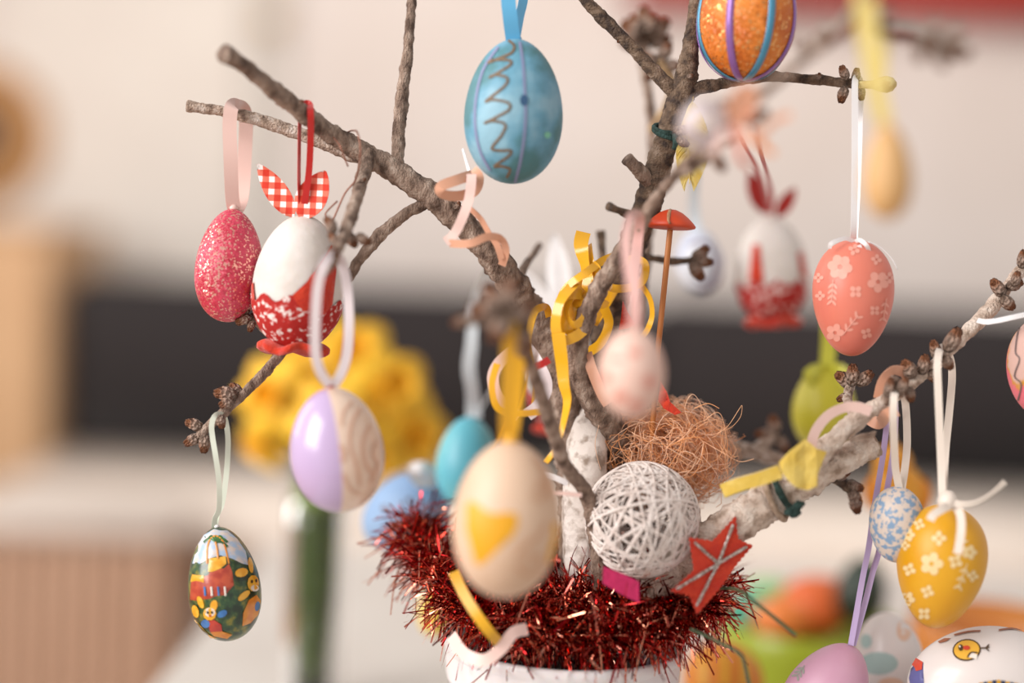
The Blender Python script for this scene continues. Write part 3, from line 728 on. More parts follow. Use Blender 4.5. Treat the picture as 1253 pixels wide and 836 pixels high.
# --- sky blue egg with zigzag
e = Egg(628.5, 136.5, 121, 177, .585, 2, .10)
t = new_egg('large sky blue egg with a brown zigzag line', e, M('mottled_sky_blue', '84aec0', '6298b0', 45., rough=.55, lo=.40, hi=.50, c3='4a7c84', bump=.2, bscale=250))
zz = [(622, 50), (629, 56), (627, 64), (618, 69), (598, 77), (603, 74), (622, 74), (624, 80), (600, 95), (606, 92), (620, 95), (618, 105), (595, 124), (603, 122), (622, 126), (623, 134), (612, 141), (593, 151), (602, 148), (618, 152), (614, 165), (602, 181), (612, 184), (625, 184), (622, 191), (605, 203), (614, 203), (624, 207), (620, 217)]
t.part('painted_zigzag', e.stroke(zz, 3.2, n=5), M('brown_glitter_paint', '64523f', '7a644c', 700, rough=.6))
m_ls = M('lilac_seam', '7f86a8', rough=.6)
t.part('painted_line', e.stroke([(636, 52), (640, 80), (642, 110), (643, 140), (641, 170), (636, 200), (630, 223)], 3.5), m_ls)
t.part('painted_line', e.stroke([(610, 58), (592, 85), (583, 120), (582, 155), (588, 185), (600, 208)], 3), m_ls)
t.part('painted_dot', e.fill(ell(641, 123, 5, 7), step=5, off=.0005), M('navy_paint', '2f5478', rough=.5))
t.part('painted_dot', e.fill(ell(669, 165, 4, 4), step=5, off=.0005), M('mint_paint', '79c0a5', rough=.4))
hang(t, [(628, 50, .583), (624, 20, .58), (622, -10, .58), (625, -80, .583), (629, -128, .585), (631, -142, .590)], 18, s_blue, w_end=18)
hang(t, [(631, 50, .585), (636, 20, .59), (641, -10, .595), (640, -80, .597), (636, -130, .598), (632, -142, .592)], 11, s_blue, twist=.5, w_end=16)
cap_knot(t, e, s_blue, 7)

# --- orange egg with stripes
e = Egg(914, 18, 120, 160, .59, 4, .10)
t = new_egg('orange glitter egg with purple and blue stripes at the top edge', e, glitter_mat('orange_glitter', 'bb5a10', 'd97f2a', 'f0b878', .88, 1100., .5))
m_pur = M('purple_foil', '8d63a5', rough=.3, metal=.3); m_blu = M('steel_blue_foil', '4f8fae', rough=.3, metal=.3)
for k, dg in enumerate([-172, -118, -70, -28, 20, 70, 120, 160]):
    t.part('stripe', e.meridian(math.radians(dg), .0030, off=.0006), m_pur if k % 2 else m_blu)
hang(t, [(911, -58, .59), (909, -100, .586), (908, -155, .585), (912, -168, .591), (917, -158, .599), (916, -100, .595), (913, -58, .59)], 11, s_blue)
# --- coral egg
e = Egg(1043.5, 364.5, 98, 143, .598, 2, -.14)
t = new_egg('coral pink egg with pale flower print', e, M('coral_paint', 'd97a66', 'd47262', 30, rough=.42, sss=.1))
m_fl = M('pale_pink_print', 'e69f8e', rough=.5)
for a in [(1028, 327, 15, 6, 10), (1074, 345, 13, 5, 20), (1047, 357, 8, 4, 45), (1070, 380, 6.5, 4, 45), (1072, 318, 6.5, 4, 10), (1022, 407, 11, 5, 0), (1060, 408, 7, 4, 30), (1088, 340, 7, 4, 0), (1002, 340, 6, 4, 0), (1004, 362, 6, 4, 0), (1045, 306, 7, 4, 20)]:
    t.part('painted_flower', flower(e, *a), m_fl)
for a in [(1020, 343, 1018, 370, 4.2, 4), (1032, 409, 1050, 386, 4.5, 3), (1092 - 8, 365, 1080, 392, 3.5, 3)]:
    t.part('painted_sprig', sprig(e, *a), m_fl)
hang(t, [(1044, 296, .597), (1045, 270, .593), (1046, 200, .592), (1046, 130, .592), (1046, 106, .593), (1047, 96, .597), (1050, 95, .603), (1053, 105, .607), (1052, 150, .606), (1050, 220, .603), (1047, 270, .6), (1046, 296, .598)], 8, s_white, twist=.35)
hang(t, [(1046, 296, .592), (1052, 294, .588), (1060, 300, .586), (1063, 308, .588), (1056, 310, .588), (1051, 300, .588)], 5, s_white, name='bow')
hang(t, [(1046, 296, .592), (1034, 292, .59), (1018, 297, .588), (1015, 304, .589)], 5, s_white, name='bow')
t.part('thread', ptube([(1062, 296, .59, .8), (1076, 302, .59, .8), (1090, 315, .59, .8), (1098, 330, .59, .8)], seg=6), s_white)

# --- small speckled egg
e = Egg(1097, 642, 66, 93, .592, 2, -.10)
t = new_egg('small white egg speckled with blue', e, M('blue_speckle', 'd3c4b8', 'c9bcb4', 430., rough=.5, lo=.46, hi=.505, c3='7d9ab8', detail=3))
hang(t, [(1101, 600, .591), (1096, 575, .588), (1094, 540, .578), (1093, 510, .571), (1094, 485, .571), (1097, 478, .58), (1103, 479, .592), (1108, 495, .60), (1110, 540, .599), (1107, 575, .594), (1103, 600, .591)], 9, s_cream)
cap_knot(t, e, s_cream, 4)
# --- yellow egg with white flowers
e = Egg(1151, 693, 107, 152, .585, 8, -.17)
t = new_egg('yellow egg with white flower print and cream bow', e, M('yellow_paint', 'd89e16', 'd3940f', 30, rough=.42, sss=.1))
m_fw = M('white_print', 'e4c892', rough=.5)
for a in [(1140, 690, 14, 5, 0), (1113, 697, 8, 4, 20), (1149, 659, 9, 4, 0), (1135, 724, 8, 4, 20), (1131, 751, 8, 4, 45), (1111, 733, 9, 5, 10), (1169, 687, 9, 4, 30), (1186, 676, 9, 5, 0), (1112, 655, 8, 5, 0), (1108, 668, 6, 4, 0), (1125, 642, 7, 4, 20), (1190, 705, 7, 4, 10)]:
    t.part('painted_flower', flower(e, *a), m_fw)
for a in [(1183, 690, 1172, 720, 4, 3), (1165, 676, 1180, 660, 4, 2)]:
    t.part('painted_sprig', sprig(e, *a), m_fw)
hang(t, [(1153, 612, .575), (1152, 580, .578), (1150, 530, .577), (1148, 480, .576), (1147, 445, .577), (1150, 428, .585), (1156, 426, .597), (1163, 440, .601), (1165, 462, .600), (1162, 500, .595), (1157, 550, .59), (1155, 585, .58), (1154, 612, .575)], 9, s_cream, n=8)
t.part('knot', lathe([(.0002, .0035), (.0025, .003), (.0042, .001), (.004, -.001), (.0022, -.003), (.0002, -.0034)], P(1158, 613, .568), rt * .9 - up * .3, fw, 14), s_cream)
hang(t, [(1160, 613, .566), (1175, 618, .564, .3), (1195, 616, .563, .6), (1215, 604, .563, .8), (1230, 590, .563, .6)], 8, s_cream, name='bow_tail')
hang(t, [(1165, 618, .566), (1155, 622, .562), (1142, 630, .56), (1138, 637, .56)], 10, s_cream, name='bow_tail')
hang(t, [(1168, 618, .568), (1175, 630, .562), (1176, 650, .558), (1172, 678, .558)], 10, s_cream, name='bow_tail')
# --- pink and gold egg at the right edge
e = Egg(1284, 450, 100, 130, .59, 0, -.05)
t = new_egg('pink and gold egg cut off by the right edge', e, M('pink_gold_marble', 'd96a78', 'c78a2a', 55., rough=.45, lo=.46, hi=.50, c3='c9a59a'))
t.part('painted_scribble', e.stroke([(1247, 400), (1243, 430), (1248, 440), (1242, 460), (1250, 470), (1246, 490)], 1.8), M('grey_ink', '6a5a58'))
hang(t, [(1284, 386, .588), (1262, 384, .585), (1240, 388, .583), (1222, 392, .584), (1206, 394, .586), (1196, 392, .592)], 6.5, s_white, twist=.3)
hang(t, [(1286, 386, .588), (1280, 360, .592), (1268, 330, .595), (1262, 305, .597)], 8, s_white)
# --- decoupage egg
e = Egg(274, 714.5, 88, 140, .60, -7, .16)
m_gr = M('dark_green_print', '182c1a', '2c4c2a', 260, rough=.28, coat=.4, lo=.40, hi=.54, c3='7a7428')
t = new_egg('small printed egg with rabbits, house and palm on dark green', e, m_gr)
dec = {k: M('print_' + k, c, c2, 300, rough=.28, coat=.4) for k, c, c2 in (('sky', 'cdbfb4', '9fb6cf'), ('gold', 'd8961c', 'e2ab3a'), ('brick', '9c3220', 'b24a2c'), ('orange', 'c8741a', 'd4892a'), ('blue', '2f64a0', '3c78b4'), ('white', 'e2d9cf', 'd5cabf'), ('black', '1c1a18', '26231f'), ('red', 'a3241a', 'b5321f'), ('leaf', '27532a', '3d6d34'))}
def pr_(nm, c, poly, off=.00025, step=5): t.part(nm, e.fill(poly, step=step, off=off), dec[c])
def ps_(nm, c, path, wd, off=.0004): t.part(nm, e.stroke(path, wd, off=off), dec[c])
pr_('printed_sky', 'sky', [(236, 690), (240, 670), (250, 655), (262, 648), (278, 650), (290, 660), (300, 675), (304, 692), (296, 690), (284, 684), (270, 680), (255, 684), (246, 690)])
pr_('printed_house', 'brick', [(233, 734), (234, 716), (236, 704), (250, 706), (255, 704), (260, 695), (274, 696), (280, 690), (284, 700), (286, 716), (276, 728), (255, 733), (240, 735)])
pr_('printed_roof', 'gold', [(234, 712), (236, 703), (250, 705), (250, 713)], .0004); pr_('printed_roof', 'gold', [(255, 700), (256, 684), (276, 681), (277, 690), (270, 696), (260, 700)], .0004)
ps_('printed_arch', 'orange', [(254, 690), (254, 672), (258, 660), (266, 657), (274, 666), (280, 690)], 2.2)
for x in (251, 259, 267, 275): ps_('printed_post', 'white' if x in (259, 275) else 'blue', [(x, 718), (x + .5, 723), (x + 1, 729)], 2.4, .0006)
for a in (200, 235, 270, 305, 340, 20): ps_('printed_palm_leaf', 'leaf', [(264, 664), (264 + 8 * math.cos(math.radians(a)), 662 + 6 * math.sin(math.radians(a))), (264 + 15 * math.cos(math.radians(a)), 667 + 8 * math.sin(math.radians(a)))], 3)
ps_('printed_palm_trunk', 'orange', [(264, 664), (266, 675), (267, 684)], 2.2, .0006)
# rabbit one (left, waving) and rabbit two (right)
for nm, c, poly in [('printed_ear', 'gold', ell(246, 737, 3.5, 8, -22)), ('printed_ear', 'gold', ell(262, 741, 4.5, 7, 12)), ('printed_head', 'gold', ell(257, 751, 8, 8)), ('printed_face', 'white', ell(257, 749, 6.5, 5.5)), ('printed_shirt', 'red', [(254, 760), (262, 758), (271, 764), (272, 772), (258, 773)]),
                    ('printed_arm', 'blue', ell(252, 763, 5.5, 5, 30)), ('printed_arm', 'blue', ell(272, 751, 6.5, 4, -30)), ('printed_paw', 'gold', ell(240, 748, 4, 8, -15)), ('printed_leg', 'orange', [(258, 773), (272, 772), (284, 776), (278, 781), (262, 778)]), ('printed_path', 'gold', [(236, 756), (244, 763), (256, 776), (266, 781), (258, 780), (244, 769)])]:
    pr_(nm, c, poly, .0004, 6)
for x, y in ((255, 749), (260, 749)): pr_('printed_eye', 'black', ell(x, y, 1.3, 1.8, n=7), .0007)
pr_('printed_nose', 'red', ell(258, 753, 1.5, 1.1, n=7), .0007)
for nm, c, poly in [('printed_ear', 'gold', ell(306, 692, 3, 10, -8)), ('printed_ear', 'gold', ell(295, 701, 8, 5.5, -15)), ('printed_head', 'gold', ell(309, 714, 7, 10)), ('printed_muzzle', 'white', ell(311, 720, 5, 4)), ('printed_paw', 'gold', ell(298, 729, 9, 4, -40)), ('printed_body', 'orange', [(304, 734), (313, 728), (318, 735), (315, 752), (306, 762), (296, 766), (297, 750)]), ('printed_shirt', 'blue', ell(314, 742, 3, 6, 10))]:
    pr_(nm, c, poly, .0004, 6)
for x, y in ((307, 712), (312, 711)): pr_('printed_eye', 'black', ell(x, y, 1.2, 2.2, n=7), .0007)
hang(t, [(262, 646, .60), (263, 635, .598, .4), (268, 622, .596, .3), (268, 590, .592), (264, 560, .59), (260, 535, .591), (259, 520, .591), (263, 509, .592), (271, 507, .596), (276, 515, .606), (279, 540, .607), (277, 580, .605), (272, 615, .601), (266, 630, .6, .3), (263, 646, .60)], 6.5, satin('mint_white_satin', 'd6dccb'))
cap_knot(t, e, s_white, 3.5)
# --- lilac and cream egg
e = Egg(412, 550.5, 115, 153, .556, -6, .08)
def split_mat(name, ca, cb, x0, axis, rough=.25):
    m = bpy.data.materials.new(name); m.use_nodes = True; nt = m.node_tree; b = nt.nodes['Principled BSDF']
    tc = nt.nodes.new('ShaderNodeTexCoord'); dp = nt.nodes.new('ShaderNodeVectorMath'); dp.operation = 'DOT_PRODUCT'
    nt.links.new(tc.outputs['Object'], dp.inputs[0]); dp.inputs[1].default_value = axis
    mr_ = nt.nodes.new('ShaderNodeMapRange'); mr_.inputs[1].default_value = x0 - .0004; mr_.inputs[2].default_value = x0 + .0004; nt.links.new(dp.outputs['Value'], mr_.inputs[0])
    mx = nt.nodes.new('ShaderNodeMix'); mx.data_type = 'RGBA'; nt.links.new(mr_.outputs[0], mx.inputs[0])
    mx.inputs[6].default_value = (*lin(ca), 1); mx.inputs[7].default_value = (*lin(cb), 1)
    nt.links.new(mx.outputs[2], b.inputs['Base Color']); b.inputs['Roughness'].default_value = rough; b.inputs['Coat Weight'].default_value = .3
    return m
base_l = e.c - e.ax * e.b
ax_ = (e.x * .95 + e.y * .3).normalized()
t = new_egg('half lilac, half cream egg with brown swirls', e, split_mat('lilac_cream_glaze', 'b8a2c6', 'dcc3b0', (P(405, 550, e.d) - base_l).dot(ax_) , tuple(ax_)))
m_sw = M('terracotta_swirl', 'cda48c', rough=.5)
for pth, wd in [([(440, 500), (430, 520), (428, 545), (436, 570), (440, 595)], 4), ([(452, 520), (444, 540), (446, 565), (455, 580)], 4), ([(416, 545), (421, 555), (418, 565)], 5), ([(460, 540), (455, 555), (461, 570), (452, 590)], 3.5), ([(420, 580), (428, 598), (440, 604)], 3.5), ([(430, 492), (420, 505), (418, 522)], 3)]:
    t.part('painted_swirl', e.stroke(pth, wd), m_sw)
t.part('bead', lathe([(.0002, .0024), (.0016, .002), (.0024, .0006), (.0024, -.0006), (.0016, -.002), (.0002, -.0024)], e.top() + e.ax * .0015, e.ax, rt, 14), M('red_bead', 'b3201a', rough=.2, coat=.5), label='small red bead')
hang(t, [(404, 472, .547), (392, 455, .545), (386, 430, .543), (386, 390, .541), (389, 350, .54), (396, 325, .54), (406, 312, .546), (416, 318, .556), (424, 345, .558), (427, 390, .556), (425, 430, .553), (418, 455, .55), (408, 472, .548)], 12, satin('pinkish_white_satin', 'ddd0d2'))
# --- large cream egg with a yellow heart
e = Egg(620, 635.5, 132, 192, .515, 3, .06)
t = new_egg('large cream egg with a yellow heart in the foreground', e, M('cream_wood', 'd4b69c', 'caa88c', 25, rough=.5))
t.part('painted_heart', e.fill([(571, 619), (576, 613), (584, 616), (595, 626), (606, 629), (620, 627), (632, 629), (634, 640), (628, 655), (614, 668), (600, 682), (588, 692), (582, 690), (577, 672), (571, 648)], step=7), M('yellow_heart_paint', 'd99c14', rough=.5))
m_s2 = M('tan_swirl', 'c99a78', rough=.5)
for pth, wd in [([(655, 600), (662, 590), (668, 600), (660, 612), (650, 606)], 4), ([(640, 690), (650, 680), (662, 684), (656, 698), (642, 702), (632, 692)], 4.5), ([(668, 640), (660, 655), (645, 665), (630, 680)], 4.5), ([(655, 560), (668, 585), (672, 610)], 4)]:
    t.part('painted_swirl', e.stroke(pth, wd), m_s2)
t.part('painted_edge', e.fill([(676, 640), (682, 640), (680, 665), (672, 690), (668, 688)], step=7), M('yellow_heart_paint', 'd99c14'))
hang(t, [(620, 541, .515), (620, 500, .508), (622, 450, .50), (624, 410, .494), (627, 390, .496), (632, 388, .503), (634, 400, .52), (634, 440, .522), (630, 500, .52), (624, 541, .516)], 17, s_yel2)
cap_knot(t, e, s_yel2, 11)
# --- blurred pale pink egg
e = Egg(773, 457, 82, 112, .50, 0, .0)
t = new_egg('pale pink egg with faint coral spots hanging before the trunk', e, M('pale_pink_shell', 'ddbcae', 'd8b1a2', 30, rough=.5))
m_s3 = M('coral_spot', 'd08878', rough=.5)
for p_ in [ell(794, 467, 7, 8), ell(760, 485, 9, 6), ell(776, 432, 8, 5), ell(755, 440, 9, 4), ell(778, 495, 8, 6), ell(742, 462, 5, 7)]:
    t.part('painted_spot', e.fill(p_, step=6), m_s3)
hang(t, [(776, 402, .50), (774, 360, .503), (768, 320, .515), (766, 290, .53), (770, 270, .542), (776, 262, .55), (783, 268, .565), (780, 300, .57), (778, 340, .54), (778, 380, .51), (778, 402, .501)], 12, satin('dusty_pink_ribbon', 'd8aaa2'))
# --- turquoise egg behind the heart egg
e = Egg(572, 566, 78, 112, .70, 3, .12)
t = new_egg('turquoise egg on a white ribbon behind the heart egg', e, M('turquoise_paint', '5fb2c4', '6db9c0', 30, rough=.4))
hang(t, [(580, 512, .70), (578, 480, .70, .5), (574, 450, .70, .2), (577, 420, .70), (580, 380, .70), (584, 364, .69), (590, 345, .66), (602, 318, .62)], 20, s_ice, w_end=10)
# --- powder blue egg lying behind the tinsel
e = Egg(496, 628, 92, 112, .72, 62, -.12)
t = new_egg('powder blue egg lying tilted behind the tinsel', e, M('powder_blue', '7f9cc0', '8aa6c6', 50, rough=.6, c3='5a6a80', lo=.4, hi=.68), group=HANG)
for p_ in [ell(470, 622, 3, 4), ell(478, 640, 3, 3), ell(500, 612, 3, 3)]: t.part('painted_spot', e.fill(p_, step=5), M('brown_spot', '5a4a48'))
hang(t, [(535, 600, .72), (545, 575, .72), (600, 480, .70), (640, 400, .66), (645, 375, .63)], 2.5, s_white)
t.part('bow', ribbon([(530, 600, .71), (512, 588, .705), (505, 575, .70), (520, 572, .70), (532, 590, .71)], 14), s_white)
# --- lime egg
e = Egg(1008, 500, 76, 104, .70, 4, .08)
t = new_egg('lime yellow egg with a lime bow behind the coral egg', e, M('lime_paint', 'bdb52c', 'c9c242', 30, rough=.4))
hang(t, [(1012, 450, .70), (1014, 420, .70), (1014, 380, .695), (1010, 340, .69)], 18, s_lime)
for q in ([(1012, 455, .695), (1000, 452, .69), (990, 458, .688), (996, 468, .69), (1010, 458, .695)], [(1014, 455, .695), (1028, 452, .69), (1036, 462, .688), (1026, 468, .69), (1014, 458, .695)]):
    hang(t, q, 14, s_lime, name='bow')
# --- pale blue-white egg
e = Egg(856, 321, 60, 82, .73, -6, .06)
t = new_egg('pale bluish white egg blurred behind the mushroom', e, M('bluish_white', 'd3d6dd', 'b9bfd0', 60, rough=.5, lo=.45, hi=.6))
t.part('painted_ring', e.stroke([(842, 300), (862, 296), (876, 315), (872, 340), (856, 350)], 4), M('grey_lilac', '9a94a8'))
hang(t, [(852, 282, .73), (849, 255, .725), (850, 225, .715), (852, 205, .70), (853, 190, .66)], 16, s_ice, w_end=9)
# --- beige foreground egg
e = Egg(1086, 210, 60, 118, .445, 0, .22)
t = new_egg('blurred beige egg on a pale yellow ribbon at the upper right', e, M('beige_shell', 'c9a06c', 'c2955e', 30, rough=.55))
hang(t, [(1082, 152, .445), (1072, 110, .443), (1064, 60, .441), (1060, 25, .44), (1058, -10, .438), (1060, -40, .438)], 20, s_pal, w_end=30)
hang(t, [(1084, 152, .446), (1080, 110, .45), (1082, 60, .452), (1084, 35, .455)], 9, s_pal)
# --- lilac pink egg at the lower edge
e = Egg(1011, 850, 98, 136, .60, 30, .16)
t = new_egg('lilac pink egg on a lilac ribbon at the lower edge', e, M('lilac_pink_paint', 'c99ab0', 'c48fa8', 40, rough=.4))
t.part('painted_sprig', sprig(e, 985, 815, 975, 828, 4, 3), M('grey_green_print', '9a9a92'))
hang(t, [(1041, 790, .598), (1048, 750, .60), (1056, 705, .603), (1063, 670, .607), (1070, 620, .608), (1080, 560, .603), (1086, 510, .597), (1087, 488, .593), (1089, 478, .586), (1092, 480, .577)], 7, s_lil)
hang(t, [(1044, 790, .599), (1058, 740, .603), (1068, 700, .606), (1076, 672, .61), (1082, 620, .612), (1092, 560, .607), (1096, 510, .60), (1094, 484, .594)], 7, s_lil)
# --- eggs standing on a small plate at the lower right (the plate itself is below the frame)
pl_c = P(1165, 860, .62); zpl = P(1195, 902, .605).z
pd = Thing('cake_stand', 'white footed plate under the large chick egg', 'plate', (pl_c.x, pl_c.y, ZT))
pd.part('plate', lathe([(.001, zpl - ZT - .001), (.05, zpl - ZT - .001), (.056, zpl - ZT + .002), (.057, zpl - ZT + .001), (.05, zpl - ZT - .006), (.012, zpl - ZT - .010)], Vector((pl_c.x, pl_c.y, ZT)), Z, Vector((1, 0, 0)), 48), m_pot)
pd.part('foot', lathe([(.012, zpl - ZT - .010), (.009, .05), (.013, .02), (.035, .004), (.036, 0), (.001, 0)], Vector((pl_c.x, pl_c.y, ZT)), Z, Vector((1, 0, 0)), 40), m_pot)
e = Egg(1204, 835, 134, 186, .60, 84, -.06)
t = new_egg('large white egg printed with a yellow chick at the lower right', e, M('white_gloss_shell', 'ded6d3', 'd8cfcb', 20, rough=.35, coat=.3), group='eggs standing on the table')
cy_ = M('chick_yellow', 'e0ac3c', rough=.5); bk = M('brown_outline', '4a3418', rough=.6); rd_ = M('chick_beak_red', 'c8442c', rough=.5)
t.part('printed_outline', e.fill(ell(1183, 796, 17.5, 13.5, -6, 20), off=.0002), bk)
t.part('printed_chick', e.fill(ell(1183, 796, 15.5, 11.5, -6, 20), off=.0004), cy_)
t.part('printed_wing', e.fill([(1184, 805), (1190, 800), (1196, 802), (1195, 808), (1190, 806)], off=.0006), M('white_print2', 'e6ddd2'))
t.part('printed_wing_line', e.stroke([(1184, 806), (1188, 800), (1196, 800)], 1.6, off=.0008), bk)
t.part('printed_beak', e.fill(ell(1183, 794, 4.5, 2.8, 0, 10), off=.0007), rd_)
t.part('printed_eye', e.fill(ell(1176, 794, 3, 4, 0, 10), off=.0007), bk); t.part('printed_eye_glint', e.fill(ell(1175, 793, 1.1, 1.3, 0, 7), off=.0009), M('white_print2', 'e6ddd2'))
t.part('printed_foot', e.stroke([(1200, 794), (1205, 794), (1210, 793)], 1.8, off=.0006), bk)
for q in ([(1206, 794), (1210, 790)], [(1206, 794), (1210, 798)]): t.part('printed_foot', e.stroke(q, 1.6, off=.0006), bk)
t.part('printed_leaf', e.fill([(1148, 786), (1156, 782), (1164, 782), (1158, 786), (1150, 788)], off=.0004), M('rust_print', '9a5a38'))
for q in ([(1168, 778), (1185, 774), (1200, 773)], [(1222, 772), (1238, 770), (1250, 772)]): t.part('printed_stroke', e.stroke(q, 2, off=.0004), M('rust_print', '9a5a38'))
t.part('printed_figure', e.fill([(1114, 812), (1122, 806), (1130, 812), (1131, 836), (1128, 850), (1116, 848), (1113, 830)], off=.0003), M('violet_blue_print', '5a5a90'))
t.part('printed_figure_cap', e.fill([(1117, 814), (1122, 806), (1130, 811), (1129, 820), (1122, 822)], off=.0005), M('chick_beak_red', 'c8442c'))
for i in range(9):
    x = 1198 + i * 5.4
    t.part('printed_stripe', e.fill([(x, 832 + abs(i - 4) * .9), (x + 4.6, 832 + abs(i - 3.5) * .9), (x + 4.6, 850), (x, 850)], step=9, off=.0004), [M('amber_print', 'd09a2c'), M('navy_print', '2c3350')][i % 2])
e = Egg(1087, 806, 84, 112, .655, -4, .06)
t = new_egg('white egg with pastel teal and orange smudges behind the yellow egg', e, M('white_gloss_shell', 'ded6d3'), group='eggs standing on the table')
for c_, p_ in (('pastel_teal', ell(1075, 812, 24, 14, 0, 16)), ('pastel_orange', ell(1106, 772, 9, 13, 0, 12)), ('pastel_orange', ell(1090, 838, 16, 9, 0, 12)), ('pastel_teal', ell(1060, 785, 7, 9, 0, 12))):
    t.part('painted_smudge', e.fill(p_, step=8), M(c_, {'pastel_teal': 'a3bbb8', 'pastel_orange': 'dcb8a0'}[c_], rough=.5))

# --- string ball
bc = P(786, 636, .594); br = px2m(69, .594)
sb = Thing('string_ball', 'white openwork ball of wound paper string', 'ornament', bc - Vector((0, 0, br)), HANG)
rnd = random.Random(5)
m_str = M('white_string', 'ece2dc', 'e0d2ca', 300, rough=.9, bump=.3, bscale=900)
for i in range(80):
    nrm = Vector((rnd.gauss(0, 1), rnd.gauss(0, 1), rnd.gauss(0, 1))).normalized()
    x = nrm.orthogonal().normalized(); y = nrm.cross(x); off = rnd.uniform(-.55, .55); rr = math.sqrt(1 - off * off)
    ph = rnd.random() * 6.28; V, Fc = [], []; wid = rnd.uniform(.00035, .00085); n = 44
    wob = rnd.uniform(-.10, .10); lift = rnd.uniform(-.0007, .0006)
    for k in range(n):
        a = 2 * PI * k / n
        pdir = (nrm * (off + wob * math.sin(2 * a + ph)) + (x * math.cos(a) + y * math.sin(a)) * rr).normalized()
        tn = (-x * math.sin(a) + y * math.cos(a)); sd = pdir.cross(tn).normalized()
        r0 = br + lift
        for u, v in ((-1, 0), (0, .5), (1, 0), (0, -.5)): V.append(bc + pdir * (r0 + v * .0009) + sd * wid * u)
    for k in range(n):
        k2 = (k + 1) % n
        for u in range(4): Fc.append([k * 4 + u, k * 4 + (u + 1) % 4, k2 * 4 + (u + 1) % 4, k2 * 4 + u])
    sb.part('string', (V, Fc), m_str)

# --- sisal nest
def island_mat(name, cols, rough=.8, metal=0., trans=0.):
    m = bpy.data.materials.new(name); m.use_nodes = True; nt = m.node_tree; b = nt.nodes['Principled BSDF']
    g = nt.nodes.new('ShaderNodeNewGeometry'); r = nt.nodes.new('ShaderNodeValToRGB'); e = r.color_ramp.elements
    e[0].color = (*lin(cols[0]), 1); e[1].color = (*lin(cols[-1]), 1)
    for i, c in enumerate(cols[1:-1]): x = e.new((i + 1) / (len(cols) - 1)); x.color = (*lin(c), 1)
    nt.links.new(g.outputs['Random Per Island'], r.inputs[0]); nt.links.new(r.outputs[0], b.inputs['Base Color'])
    b.inputs['Roughness'].default_value = rough; b.inputs['Metallic'].default_value = metal
    return m
def strands(curves, rad, seg=3):
    V, Fc = [], []
    for c in curves:
        v, f = tube(c, [rad * random.uniform(.6, 1.2)] * len(c), seg, cap=False)
        o = len(V); V += v; Fc += [[i + o for i in q] for q in f]
    return V, Fc
nc = P(815, 556, .622)
rn = random.Random(11); cur = []
for i in range(2000):
    cx = rn.gauss(0, .30); cy = rn.gauss(0, .26); cz = rn.gauss(0, .3)
    R1 = rn.uniform(.004, .016) * rn.uniform(.6, 1.2); R2 = R1 * rn.uniform(.5, 1.)
    nrm = Vector((rn.gauss(0, 1), rn.gauss(-.8, 1), rn.gauss(0, 1))).normalized(); x = nrm.orthogonal().normalized(); y = nrm.cross(x)
    q = rn.random() * 6.28; x, y = x * math.cos(q) + y * math.sin(q), y * math.cos(q) - x * math.sin(q)
    c0 = nc + rt * cx * .034 + up * cy * .030 + fw * (cz * .03)
    a0 = rn.random() * 6.28; span = rn.uniform(2., 5.5); pts = []
    for k in range(15):
        a = a0 + span * k / 14
        pp = c0 + x * R1 * math.cos(a) + y * R2 * math.sin(a) + nrm * .003 * math.sin(a * 1.7 + i)
        dx, dy, dz = (pp - nc).dot(rt) / .0295, (pp - nc).dot(up) / .0235, (pp - nc).dot(fw) / .028
        l = math.sqrt(dx * dx + dy * dy + dz * dz)
        lim = 1.0 + .22 * (i % 5) / 4 * rn.random()
        if l > lim: pp = nc + (pp - nc) * (lim / l)
        pts.append(pp)
    cur.append(pts)
for pth in ([(845, 520, .60), (838, 500, .60), (846, 483, .60), (855, 490, .60), (868, 515, .60), (884, 530, .6)], [(880, 530, .598), (892, 520, .597), (905, 500, .597), (908, 497, .597), (906, 510, .597), (896, 522, .597), (884, 528, .598)],
            [(880, 525, .6), (889, 560, .6), (892, 590, .6), (902, 585, .6)], [(860, 540, .6), (886, 555, .59), (905, 565, .59), (922, 562, .59)], [(850, 500, .6), (866, 494, .6), (880, 500, .6)], [(733, 520, .6), (728, 545, .6), (735, 575, .6)],
            [(862, 515, .595), (876, 505, .595), (884, 512, .595), (888, 540, .595), (880, 560, .6)]):
    q = cr(pth, n=6); cur.append([P(*a) for a in q])
ns_ = Thing('sisal_nest', 'tangled peach orange sisal nest above the string ball', 'nest', nc - Vector((0, 0, .02)))
ns_.part('fibres', strands(cur, .00016), island_mat('sisal_fibre', ['ee9a5a', 'f2ae78', 'f8ccaa', 'f0a060', 'fcdcc4', 'f4b888'], rough=.6), kind='stuff')
ns_.part('fibre_core', lathe([(max(1e-5, .0195 * math.sin(i / 12 * PI) * (1 + .06 * math.sin(i * 2.3))), -.0145 * math.cos(i / 12 * PI)) for i in range(13)], nc + fw * .008 - up * .003 + rt * .004, up, rt, 28), M('sisal_core', 'f0a868', 'f6be92', 180, rough=.95, bump=1., bscale=700))

